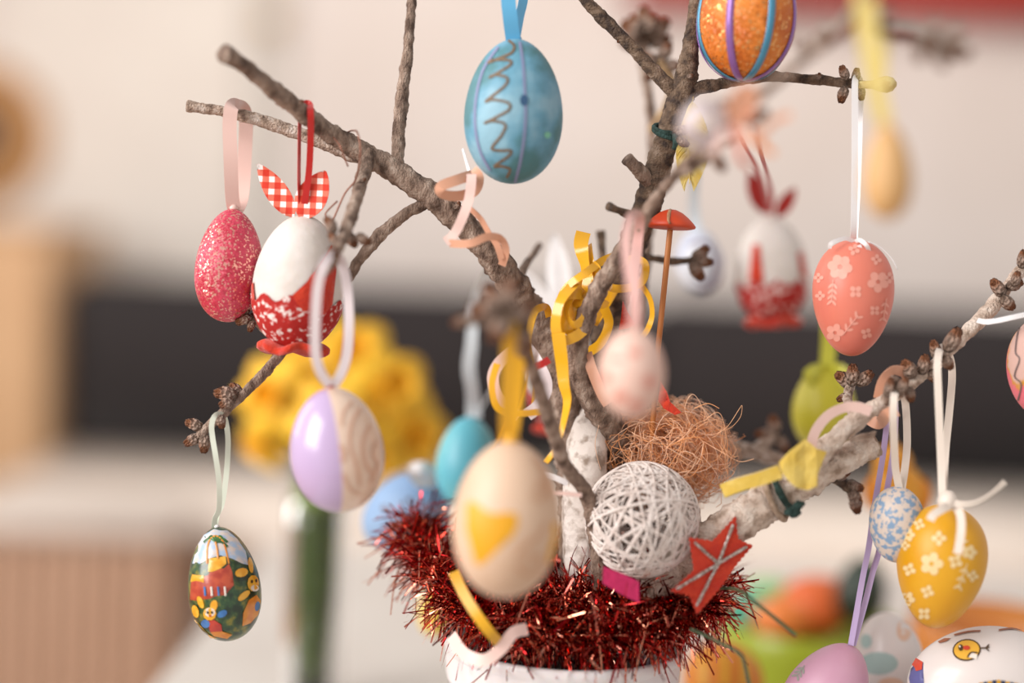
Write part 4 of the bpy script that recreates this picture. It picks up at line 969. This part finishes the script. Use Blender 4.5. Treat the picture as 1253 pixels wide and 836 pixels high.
# --- tinsel garland
path = [(508, 640, .645), (522, 672, .635), (545, 712, .615), (585, 748, .602), (640, 768, .594), (700, 776, .590), (760, 772, .590), (815, 756, .594), (850, 738, .602), (862, 712, .615), (830, 690, .64), (770, 684, .655), (700, 680, .655),
        (640, 684, .64), (600, 705, .615), (640, 732, .60), (700, 732, .597), (760, 734, .597), (810, 732, .60)]
tg = Thing('tinsel_garland', 'shaggy metallic red tinsel garland lying around the pot rim', 'garland', P(690, 775, .62))
q = cr(path, n=12); p3 = [P(*a) for a in q]
m_tin = island_mat('red_copper_tinsel', ['761014', '9c1c1c', 'c44a38', 'e09a7c', '961a1e', 'e8a890', '80121a', 'bc2c28', 'c86a50'], rough=.1, metal=1.)
rn = random.Random(21); V, Fc = [], []
for i in range(9000):
    j = rn.randrange(len(p3) - 1); u = rn.random(); base = p3[j].lerp(p3[j + 1], u); tn = (p3[j + 1] - p3[j]).normalized()
    d0 = Vector((rn.gauss(0, 1), rn.gauss(0, 1), rn.gauss(0, 1))); d0 = (d0 - tn * d0.dot(tn) * rn.choice((.9, .5, 0))).normalized()
    base = base + Vector((rn.gauss(0, 1), rn.gauss(0, 1), rn.gauss(0, .6))) * .0045
    L = rn.uniform(.007, .021) * (1.25 if rn.random() < .15 else 1.); wd_ = rn.uniform(.00022, .0005)
    if base.z + d0.z * L < pc.z - .024 * rn.random() or (base + d0 * L - CAM).dot(fw) < .562: L *= .5
    sd = d0.cross(Vector((rn.gauss(0, 1), rn.gauss(0, 1), rn.gauss(0, 1)))).normalized(); bend = d0.cross(sd) * rn.gauss(0, .35) * L
    grav = Vector((0, 0, -1)) * L * rn.uniform(0, .3)
    o = len(V); tw_ = rn.uniform(-2.5, 2.5)
    for k in range(5):
        s_ = k / 4; pp = base + d0 * L * s_ + (bend + grav) * s_ * s_
        s2 = (sd * math.cos(s_ * tw_) + d0.cross(sd) * math.sin(s_ * tw_))
        V += [pp - s2 * wd_, pp + s2 * wd_]
    for k in range(4): Fc.append([o + k * 2, o + k * 2 + 1, o + k * 2 + 3, o + k * 2 + 2])
tg.part('strands', (V, Fc), m_tin, kind='stuff', smooth=False)
tg.part('core', tube(p3, [.0022] * len(p3), 6), M('tinsel_core', '4a0a0c', rough=.6))

# --- felt star
st = Thing('felt_star', 'red felt star with silver glitter rays beside the string ball', 'ornament', P(860, 735, .58), HANG)
out = [(900, 632), (903, 660), (921, 668), (899, 694), (881, 720), (853, 752), (843, 728), (820, 724), (849, 698), (843, 658), (872, 662)]
o2 = []
for i in range(len(out)):
    a, b = out[i], out[(i + 1) % len(out)]; L = math.hypot(b[0] - a[0], b[1] - a[1]); n = max(2, int(L / 3.2))
    for k in range(n):
        t_ = k / n; j = (.9 if k % 2 else -.5) if k else 0
        o2.append((a[0] + (b[0] - a[0]) * t_ + j * (b[1] - a[1]) / L, a[1] + (b[1] - a[1]) * t_ - j * (b[0] - a[0]) / L))
st.part('felt', paper(o2,   .576, .0000, .0022, step=7, seed=9, lean=(.0001, .0)), m_felt, smooth=False)
m_sil = glitter_mat('silver_glitter', '7a6a60', '9a8a80', 'd8d0cc', .6, 1600., .35)
for tip in [(897, 642), (914, 669), (852, 742), (828, 721), (850, 664)]:
    c0 = (879, 690); pth = [(c0[0] + (tip[0] - c0[0]) * s_, c0[1] + (tip[1] - c0[1]) * s_) for s_ in (0, .33, .66, 1)]
    st.part('glitter_ray', ptube([(x, y, .5753 + (x - 870) * .0001, 2.0) for x, y in pth], seg=8, step=2, rough=.35), m_sil)
# --- wooden mushroom pick
mu = Thing('mushroom_pick', 'orange-red wooden mushroom on a thin stick', 'ornament', P(803, 470, .60))
m_mu = M('orange_red_paint', 'c8441c', 'b83816', 60, rough=.5)
axm = (up + rt * .07).normalized(); mo = P(820.5, 277, .60); Rm = px2m(31, .60); hm = px2m(23, .60)
mu.part('cap', lathe([(.0001, -hm * .12), (Rm * .8, -hm * .12), (Rm * .97, -hm * .06), (Rm, .02 * hm), (Rm * .88, hm * .22), (Rm * .68, hm * .48), (Rm * .45, hm * .72), (Rm * .2, hm * .87), (.0001, hm * .9)], mo, axm, rt, 36), m_mu)
mu.part('cap_groove', ptube([(820, 257, .5975, 1.8), (818.5, 264, .5935, 2.2), (818, 270, .590, 2.2), (819.5, 274, .5885, 1.8)], seg=6, step=1.5, rough=.5), M('bare_wood', 'b58a66', '8a5a3c', 300))
mu.part('stick', ptube([(820, 281, .60, 3.6), (815, 330, .60, 3.6), (809, 390, .60, 3.5), (804, 440, .602, 3.5), (800, 500, .604, 3.5), (797, 545, .605, 3.)], seg=10), M('stick_wood', 'a8642c', 'b9763c', 80, rough=.5, stretch=(1, 1, .1)))
# --- yellow curled ribbon bow
yb = Thing('curled_ribbon', 'shiny golden yellow curled ribbon bow at the centre', 'ribbon', P(700, 470, .585))
def yr(pts, w_, **k):
    pts = [(p[0], p[1], p[2] + .014, *p[3:]) for p in pts]
    yb.part('curl', ribbon(pts, w_, n=10, **k), s_yel)
yr([(714, 284, .585, 0), (711, 300, .584, .2), (716, 325, .583, .9), (718, 345, .582, .4), (711, 370, .58, .1), (708, 400, .58, 0)], 18)
yr([(720, 300, .587, .8), (722, 320, .583, .3), (730, 330, .582, .1), (728, 350, .58, .2), (722, 372, .58, 0)], 11)
yr([(712, 360, .577, .2), (692, 362, .574, .3), (684, 380, .573, .4), (692, 402, .573, .2), (706, 398, .575, .2), (708, 380, .577, .4), (698, 374, .578, .5), (692, 384, .579, .2)], 13)
yr([(722, 350, .585, .3), (704, 352, .58, .2), (694, 368, .578, .5), (700, 392, .578, .7), (714, 410, .58, .3), (704, 424, .58, .2), (688, 418, .578, .1)], 15)
yr([(760, 312, .59, .2), (740, 318, .587, .2), (715, 335, .575, .4), (693, 352, .575, .5), (685, 372, .577, .3), (690, 392, .58, .2), (704, 402, .583, .1)], 10)
yr([(712, 352, .58, 0), (696, 366, .575, .3), (690, 385, .573, .5), (702, 398, .572, .7), (716, 388, .573, .4), (714, 372, .576, .2), (702, 372, .578, .5), (698, 384, .578, .3), (706, 390, .578)], 12)
yr([(704, 345, .576, .2), (685, 370, .57, .5), (680, 400, .57, .3), (688, 416, .571, .1), (704, 412, .572, .3), (716, 402, .575)], 13)
yr([(683, 408, .57, 0), (687, 440, .569, .1), (690, 470, .568, .4), (694, 490, .568, .7), (690, 515, .567, .9), (682, 545, .567, 1.0), (668, 566, .566, .8)], 17, w_end=9)
yr([(740, 338, .59, .1), (748, 352, .585, .2), (770, 352, .575, .1), (786, 344, .575, .3), (790, 326, .58, .5), (782, 318, .59, .4), (766, 318, .60)], 10)
yr([(784, 348, .577, .3), (795, 365, .577, .5), (798, 385, .578, .6), (793, 402, .579, .2), (786, 412, .58)], 7)
yr([(745, 345, .60, .1), (738, 370, .595, .2), (745, 395, .595, .4), (735, 420, .595, .3), (718, 432, .595, .1)], 12)
yr([(755, 350, .605, .1), (728, 395, .60, .3), (735, 378, .595, .2), (742, 368, .593, .3)], 10)
yr([(672, 388, .588, .2), (668, 376, .585, .1), (656, 380, .58, .1), (650, 395, .578, .3), (646, 420, .578, .2), (650, 445, .58, .2), (656, 470, .58, .3), (654, 500, .582)], 9)
# --- peach ribbons on the left branch
pb = Thing('curled_ribbon', 'peach curled ribbon tied on the thick branch below the blue egg', 'ribbon', P(585, 290, .59))
def prb(pts, w_, m=s_peach, **k): pb.part('curl', ribbon(pts, w_, n=9, **k), m)
prb([(578, 214, .585, .2), (560, 220, .58, .1), (540, 228, .578, .1), (541, 237, .579, .5), (560, 240, .583, .2), (580, 234, .585, .1), (586, 218, .585, .4), (578, 208, .588)], 13)
prb([(577, 213, .582, .1), (576, 230, .58, 0), (572, 250, .579, .2), (562, 275, .578, 0), (553, 290, .577, .3), (545, 296, .577)], 12, satin('pale_pink_satin', 'e6c4ba'))
prb([(574, 254, .584, .8), (588, 268, .583, .6), (598, 285, .583, .6), (608, 300, .584, .3), (614, 318, .585)], 8)
prb([(550, 298, .577, .3), (575, 298, .574, .1), (596, 290, .575, .3), (612, 292, .578, .5), (619, 306, .583, .5), (614, 325, .588, .2)], 10)
prb([(566, 182, .592, .9), (570, 196, .59, .8), (574, 210, .588, .4)], 4, s_white)
# --- peach and white ribbons in the middle
cb2 = Thing('curled_ribbon', 'pale peach and white ribbon tangle beside the heart egg ribbon', 'ribbon', P(625, 480, .59))
for pts, w_, m in [([(625, 430, .59, .2), (610, 445, .585, .1), (603, 462, .583, .1), (608, 485, .583, .3), (622, 500, .585, .1), (636, 510, .588)], 14, s_pink), ([(640, 420, .60, .2), (655, 440, .595, .3), (668, 470, .592, .1), (660, 495, .59, .2), (645, 508, .59)], 16, satin('pinkish_white_satin', 'ddd0d2')),
                   ([(608, 445, .578, .2), (602, 470, .578, .2), (606, 495, .579, .1), (618, 505, .58, .1), (640, 506, .582, .1), (662, 504, .585)], 8, s_yel), ([(634, 448, .583, .1), (650, 450, .582, .2), (662, 446, .581, .1), (672, 440, .583)], 9, s_red),
                   ([(660, 590, .575, .2), (676, 602, .572, .3), (690, 604, .571, .2), (712, 606, .572)], 5, s_pink), ([(636, 560, .59, .3), (655, 575, .585, .1), (680, 585, .583, .2), (695, 592, .583)], 7, s_white), ([(718, 432, .595, .1), (724, 452, .592, .1), (735, 480, .592, .3), (744, 495, .593)], 13, s_peach)]:
    cb2.part('curl', ribbon(pts, w_, n=9), m)
# --- red berries/felt bits near the trunk
for lab, pts in (('small red felt leaf on the trunk beside the pale pink egg', [(762, 368), (768, 382), (778, 398), (768, 402), (757, 404), (760, 388)]), ('red felt tip poking out of the sisal nest', [(808, 466), (816, 480), (820, 492), (834, 505), (826, 508), (812, 500), (805, 490)])):
    single('felt_leaf', paper(pts, .598 if '762' in str(pts) else .60, .001, .0012, step=5, seed=4), m_felt, lab, 'felt leaf', smooth=False)
# --- peach ribbon round the right twig
pc2 = Thing('curled_ribbon', 'pale peach ribbon arched over the budded right twig', 'ribbon', P(1040, 510, .575))
for pts, w_, m in [([(992, 548, .575, .3), (998, 528, .574, .4), (1012, 510, .574, .4), (1030, 500, .573, .5), (1048, 498, .572, .3), (1066, 504, .572, .1)], 13, s_pink), ([(1060, 510, .60, .2), (1075, 518, .592, .1), (1085, 508, .578, .1), (1098, 502, .578)], 15, s_peach),
                   ([(1076, 488, .588, .1), (1081, 468, .585, .3), (1092, 454, .583, .8), (1105, 455, .585, .5), (1114, 462, .59, .2)], 15, s_peach)]:
    pc2.part('curl', ribbon(pts, w_, n=9), m)
# --- foreground peach bow at the upper right
fb = Thing('ribbon_bow', 'blurred peach and white bow on the branch below the orange egg', 'bow', P(890, 160, .49))
m_org = M('peach_organza', 'e0b8a8', rough=.6)
for pts, w_, m in [([(888, 150, .478, .2), (870, 132, .474, .3), (850, 138, .472, .2), (842, 158, .474, .3), (860, 172, .478, .2), (886, 156, .482)], 22, satin('pinkish_white_satin', 'ddd0d2')), ([(892, 148, .478, .2), (902, 120, .474, .3), (918, 112, .472, .2), (915, 135, .476, .1), (896, 152, .48)], 18, s_peach),
                   ([(896, 152, .478, .2), (903, 178, .476, .1), (906, 195, .476, .2), (920, 205, .478)], 8, satin('soft_red_satin', 'c4705c')), ([(900, 150, .478, .1), (915, 172, .476, .2), (930, 168, .475, .2), (945, 150, .474, .3), (968, 140, .472)], 9, s_peach),
                   ([(925, 160, .476, .1), (935, 180, .476, .2), (948, 188, .476)], 8, satin('orange_satin', 'd98a50')), ([(885, 158, .476, .1), (878, 180, .474, .1), (866, 186, .474)], 9, s_pink)]:
    fb.part('loop', ribbon(pts, w_, n=9), m)
# --- yellow feather
fe = Thing('feather', 'pale yellow feather caught beside the trunk fork', 'feather', P(845, 210, .60))
m_fe = M('pale_yellow_feather', 'd9bd62', 'e3d08a', 200, rough=.8)
fe.part('quill', ptube([(848, 118, .598, 1.2), (843, 150, .596, 1.2), (842, 180, .595, 1.), (844, 225, .595, .6)], seg=6), m_fe)
cur = []
for i in range(60):
    u = i / 59; y0 = 125 + u * 92; x0 = 847 - 5 * math.sin(u * 2.2)
    for s_ in (-1, 1):
        L = 6 + 16 * math.sin(PI * min(1, u * .9 + .1)) * (1.2 if s_ > 0 else .6)
        cur.append([P(x0 + s_ * L * k / 4, y0 + 5 * k / 4 + 12 * (k / 4) ** 2, .5955 + .0006 * random.random()) for k in range(5)])
fe.part('barbs', strands(cur, .0003), m_fe, kind='stuff')
# --- fuchsia paper
single('paper_scrap', paper([(738, 693), (760, 701), (782, 712), (782, 738), (765, 730), (737, 714)], .57, .0006, seed=2), M('fuchsia_paper', 'c01a5a', rough=.5), 'fuchsia pink paper strip stuck in the tinsel below the string ball', 'paper', smooth=False)
# --- mustard ribbon and pink ribbon over the rim
single('ribbon_tail', ribbon([(555, 700, .57), (568, 728, .565, .2), (585, 755, .56, .1), (600, 775, .56, .1), (610, 786, .565)], 13, n=10), s_yel2, 'mustard ribbon tail falling over the tinsel at left', 'ribbon')
single('ribbon_tail', ribbon([(552, 778, .582, .3), (568, 800, .572, .2), (592, 808, .566, .1), (612, 795, .565, .2), (628, 775, .566, .3), (645, 770, .57)], 15, n=10), s_pink, 'pale pink ribbon looped over the pot rim', 'ribbon')
# --- green floral wires
m_gw = M('green_floral_wire', '3f5236', rough=.6)
single('floral_wire', ptube([(866, 724, .605, 1.6), (884, 720, .585, 1.8), (905, 723, .57, 2.), (925, 738, .56, 2.2), (950, 758, .56, 2.4), (974, 778, .56, 2.4)], seg=8), m_gw, 'green floral wire sticking out right of the tinsel, ending in the air', 'wire')
single('floral_wire', ptube([(845, 770, .57, 1.8), (880, 786, .565, 2.), (905, 800, .56, 2.2), (911, 812, .56, 2.2), (918, 845, .56, 2.4)], seg=8), m_gw, 'green floral wire bent downward below the tinsel', 'wire')

# ================================================================== THINGS BEHIND ON THE TABLE
DV = .93
vz = P(389, 600, DV); vb = Vector((vz.x, vz.y, ZT))
m_glass = bpy.data.materials.new('clear_glass'); m_glass.use_nodes = True
b = m_glass.node_tree.nodes['Principled BSDF']; b.inputs['Transmission Weight'].default_value = 1; b.inputs['Roughness'].default_value = .0; b.inputs['IOR'].default_value = 1.3
va = Thing('vase', 'clear glass vase holding the daffodil stems', 'vase', vb)
vr = px2m(36, DV); vh = P(389, 612, DV).z - ZT
va.part('glass', lathe([(.001, 0), (vr * .9, 0), (vr, .004), (vr, vh * .6), (vr, vh * .85), (vr * .99, vh), (vr * .93, vh), (vr * .94, vh * .85), (vr * .94, vh * .6), (vr * .93, .008), (.001, .008)], vb, Z, Vector((1, 0, 0)), 48), m_glass)
m_wat = bpy.data.materials.new('water'); m_wat.use_nodes = True
b = m_wat.node_tree.nodes['Principled BSDF']; b.inputs['Transmission Weight'].default_value = 1; b.inputs['Roughness'].default_value = 0; b.inputs['IOR'].default_value = 1.33; b.inputs['Base Color'].default_value = (.93, .96, .88, 1)
va.part('water', lathe([(.001, .009), (vr * .90, .009), (vr * .91, vh * .58), (.001, vh * .58)], vb, Z, Vector((1, 0, 0)), 40), m_wat)
m_pet = M('daffodil_petal', 'e6b01c', 'ecbc30', 60, rough=.6, sss=.1); m_tru = M('daffodil_trumpet', 'e6ab18', 'ecb628', 80, rough=.6); m_stm = M('daffodil_stem', '6b8038', '5a7032', 60, rough=.6)
def daffodil(label, px, py, d, size, yaw, pitch, spin):
    c = P(px, py, d); Rf = px2m(size, d)
    n = (-fw * math.cos(yaw) * math.cos(pitch) + rt * math.sin(yaw) * math.cos(pitch) + up * math.sin(pitch)).normalized()
    x = n.orthogonal().normalized(); y = n.cross(x)
    t = Thing('daffodil', label, 'flower', Vector((vb.x, vb.y, ZT + .012)), 'daffodils in the glass vase')
    for k in range(6):
        a = spin + k * PI / 3; r_ = x * math.cos(a) + y * math.sin(a); s_ = n.cross(r_); V, Fc = [], []
        for i in range(8):
            u = i / 7; hw = Rf * .36 * math.sin(PI * min(1, .12 + u * .88)) ** .7 if u < 1 else Rf * .01
            for q in (-1, 0, 1):
                for h in (0, 1):
                    V.append(c + r_ * Rf * (.12 + .9 * u) + s_ * hw * q + n * (Rf * (.10 * math.sin(u * PI) - .18 * u * u + .06 * abs(q) + (.05 if k % 2 else 0)) - h * .0006))
        for i in range(7):
            for q in range(2):
                o = i * 6 + q * 2; f = [o, o + 2, o + 8, o + 6]; Fc += [f, [j + 1 for j in reversed(f)]]
            o = i * 6; Fc += [[o, o + 6, o + 7, o + 1], [o + 4, o + 5, o + 11, o + 10]]
        t.part('petal', (V, Fc), m_pet)
    V, Fc = lathe([(Rf * .08, -.02 * Rf), (Rf * .20, .05 * Rf), (Rf * .24, .3 * Rf), (Rf * .28, .5 * Rf), (Rf * .38, .62 * Rf), (Rf * .36, .63 * Rf), (Rf * .26, .5 * Rf), (Rf * .2, .25 * Rf), (.001, .1 * Rf)], c, n, x, 32)
    for i in range(32 * 4, 32 * 6):
        dv = V[i] - c; rad_ = dv - n * dv.dot(n); V[i] = V[i] + rad_ * .12 * math.cos((i % 32) * 2 * PI / 4)
    t.part('trumpet', (V, Fc), m_tru)
    back = c - n * Rf * .35; 
    inn = Vector((vb.x + .6 * vr * math.cos(px), vb.y + .6 * vr * math.sin(px), ZT + vh * .98)); bot = Vector((vb.x + .6 * vr * math.cos(px + 1), vb.y + .6 * vr * math.sin(px + 1), ZT + .014))
    ctl = [tuple(c - n * Rf * .02), tuple(back), tuple((back + inn) / 2 - n * Rf * .35 + Z * .01), tuple(inn), tuple(bot)]
    sp = [Vector(p_) for p_ in cr(ctl, n=8)]
    t.part('stem', tube(sp, [.0042 if i > 3 else .0045 for i in range(len(sp))], 8), m_stm)
daffodil('daffodil at the upper middle of the bunch, raised petals', 432, 440, .95, 62, .2, .5, .1)
daffodil('daffodil at the left of the bunch, facing the camera', 338, 485, .92, 58, -.3, .1, .4)
daffodil('lowest left daffodil of the bunch, partly hidden by the lilac egg', 325, 540, .94, 42, -.6, -.2, .2)
daffodil('daffodil at the right shoulder of the bunch', 476, 478, .93, 62, .5, .3, .0)
daffodil('daffodil in the middle of the bunch behind the lilac egg', 405, 520, .90, 62, 0, .0, .3)
daffodil('lowest right daffodil beside the turquoise egg', 500, 532, .94, 58, .6, -.1, .5)
daffodil('daffodil between the left and upper middle ones', 375, 450, .96, 50, -.1, .6, .2)
daffodil('low central daffodil above the powder blue egg', 455, 556, .91, 44, .3, -.35, .1)
for k in range(10):
    dx, dy, h_ = .0095 * math.cos(k * 2.4), .0095 * math.sin(k * 2.4), .125 + .012 * (k % 4)
    V, Fc = [], []
    for i in range(9):
        u = i / 8; p_ = Vector((vb.x + dx * (.8 + .9 * u * u), vb.y + dy * (.8 + .9 * u * u), ZT + .015 + h_ * u)); hw = .0065 * (1 - u ** 3) + .0004
        V += [p_ + Vector((-hw, 0, 0)), p_ + Vector((hw, 0, 0)), p_ + Vector((hw, .0008, 0)), p_ + Vector((-hw, .0008, 0))]
    for i in range(8):
        for q in range(4): Fc.append([i * 4 + q, i * 4 + (q + 1) % 4, i * 4 + 4 + (q + 1) % 4, i * 4 + 4 + q])
    single('daffodil_leaf', (V, Fc), m_stm, 'green strap leaf standing in the glass vase', 'leaf', 'leaves in the vase')

# lime bowl with eggs
DB = .95
bc_ = P(985, 760, DB); bowl_loc = Vector((bc_.x, bc_.y, ZT)); rb = px2m(112, DB); hb = P(985, 756, DB).z - ZT
bo = Thing('bowl', 'lime green bowl of coloured eggs behind the pot', 'bowl', bowl_loc)
bo.part('bowl_body', lathe([(.001, .003), (rb * .45, .003), (rb * .5, 0), (rb * .55, .004), (rb * .8, hb * .4), (rb * .95, hb * .75), (rb, hb), (rb * .97, hb * 1.01), (rb * .91, hb * .75), (rb * .75, hb * .42), (rb * .5, hb * .12), (.001, hb * .1)], bowl_loc, Z, Vector((1, 0, 0)), 56),
        M('lime_glaze', '8f9a1c', '99a428', 12, rough=.3))
for lab, px_, py_, w_, h_, tl, d_, c_ in (('orange-red egg in the lime bowl', 1000, 742, 76, 100, 78, .95, 'd2622c'), ('teal egg in the lime bowl', 918, 752, 56, 76, 60, .96, '3f9a80'), ('dark green egg at the right rim of the lime bowl', 1054, 722, 62, 84, 10, .93, '1f2e22'), ('orange egg in the middle of the lime bowl', 960, 760, 60, 80, 86, .94, 'dc7a34'), ('light green egg at the back of the lime bowl', 940, 735, 54, 74, 80, 1.0, '8fc07a')):
    e = Egg(px_, py_, w_, h_, d_, tl, .12, seg=32, rings=20)
    new_egg(lab, e, M('egg_' + c_, c_, rough=.4), group='coloured eggs in the lime bowl')
# orange bowl at the right
oc = P(1215, 790, .87); ol = Vector((oc.x, oc.y, ZT)); orr = px2m(100, .87); oh = P(1215, 758, .87).z - ZT
ob = Thing('bowl', 'orange bowl mostly hidden behind the chick egg', 'bowl', ol)
ob.part('bowl_body', lathe([(.001, .003), (orr * .45, .003), (orr * .5, 0), (orr * .8, oh * .4), (orr * .96, oh * .75), (orr, oh), (orr * .97, oh * 1.01), (orr * .91, oh * .75), (orr * .7, oh * .4), (.001, oh * .15)], ol, Z, Vector((1, 0, 0)), 48), M('orange_glaze', 'cc7c34', 'd28a44', 12, rough=.35))
# orange-yellow chick figure beside the pot, at the lower edge
def chick(label, px, py, d, s, cat='ornament', hang_=None):
    c = P(px, py, d); k = px2m(1, d) * s
    t = Thing('chick_figure', label, cat, c - Vector((0, 0, 42 * k)))
    m_o = M('orange_chick', 'dc9420', 'e0a030', 40, rough=.5); m_y = M('amber_chick', 'd88418', rough=.5)
    def ball(name, x, y, z, rx, ry, m):
        t.part(name, lathe([(max(1e-5, rx * k * math.sin(i / 14 * PI)), -ry * k * math.cos(i / 14 * PI)) for i in range(15)], c + rt * x * k + up * y * k - fw * z * k, up, rt, 26), m)
    ball('body', 0, 0, 0, 40, 42, m_o); ball('head', -6, 40, 4, 27, 26, m_o); ball('wing', 32, -6, 12, 16, 26, m_y); ball('wing', -34, -4, 10, 14, 24, m_y); ball('tail', 30, -34, 0, 17, 20, m_o)
    t.part('beak', lathe([(6 * k, 0), (4 * k, 5 * k), (.0001, 12 * k)], c - rt * 8 * k + up * 40 * k - fw * 28 * k, -fw, rt, 12), M('chick_beak', 'c05a18', rough=.5))
    return t
t = chick('small orange chick figure blurred behind the speckled egg', 1096, 600, .75, .85)
t.part('thread', ptube([(1094, 545, .75, 1.2), (1092, 520, .70, 1.2), (1090, 495, .62, 1.2), (1090, 484, .588, 1.2)], seg=6), s_yel)
e = Egg(885, 836, 104, 98, .76, 84, .05)
t = new_egg('orange egg with yellow streaks beside the pot rim', e, M('amber_orange', 'd9882a', 'd27c22', 30, rough=.5), group='eggs standing on the table')
for x in (858, 884, 908): t.part('painted_streak', e.stroke([(x, 796), (x + 3, 815), (x + 2, 840)], 9, off=.0004), M('yellow_streak', 'dba22e', rough=.5))
zb_ = (e.c - e.x * 0).z - e.a
t2 = Thing('egg_cup', 'white egg cup under the streaked orange egg', 'egg cup', (e.c.x, e.c.y, ZT))
hc = zb_ - ZT + .004
t2.part('cup', lathe([(.001, hc - .004), (.012, hc - .002), (.018, hc + .006), (.019, hc + .006), (.014, hc - .006), (.006, hc - .014)], Vector((e.c.x, e.c.y, ZT)), Z, Vector((1, 0, 0)), 32), m_pot)
t2.part('foot', lathe([(.006, hc - .014), (.006, .012), (.018, .002), (.018, 0), (.001, 0)], Vector((e.c.x, e.c.y, ZT)), Z, Vector((1, 0, 0)), 32), m_pot)
e = Egg(533, 748, 44, 62, .76, 0, .1)
t = new_egg('small yellow egg just left of the pot rim', e, M('soft_yellow', 'd8b64a', rough=.5), group=HANG)
hang(t, [(533, 718, .76), (545, 690, .74), (580, 600, .70), (640, 480, .66), (655, 400, .635), (650, 360, .618)], 4, s_yel)
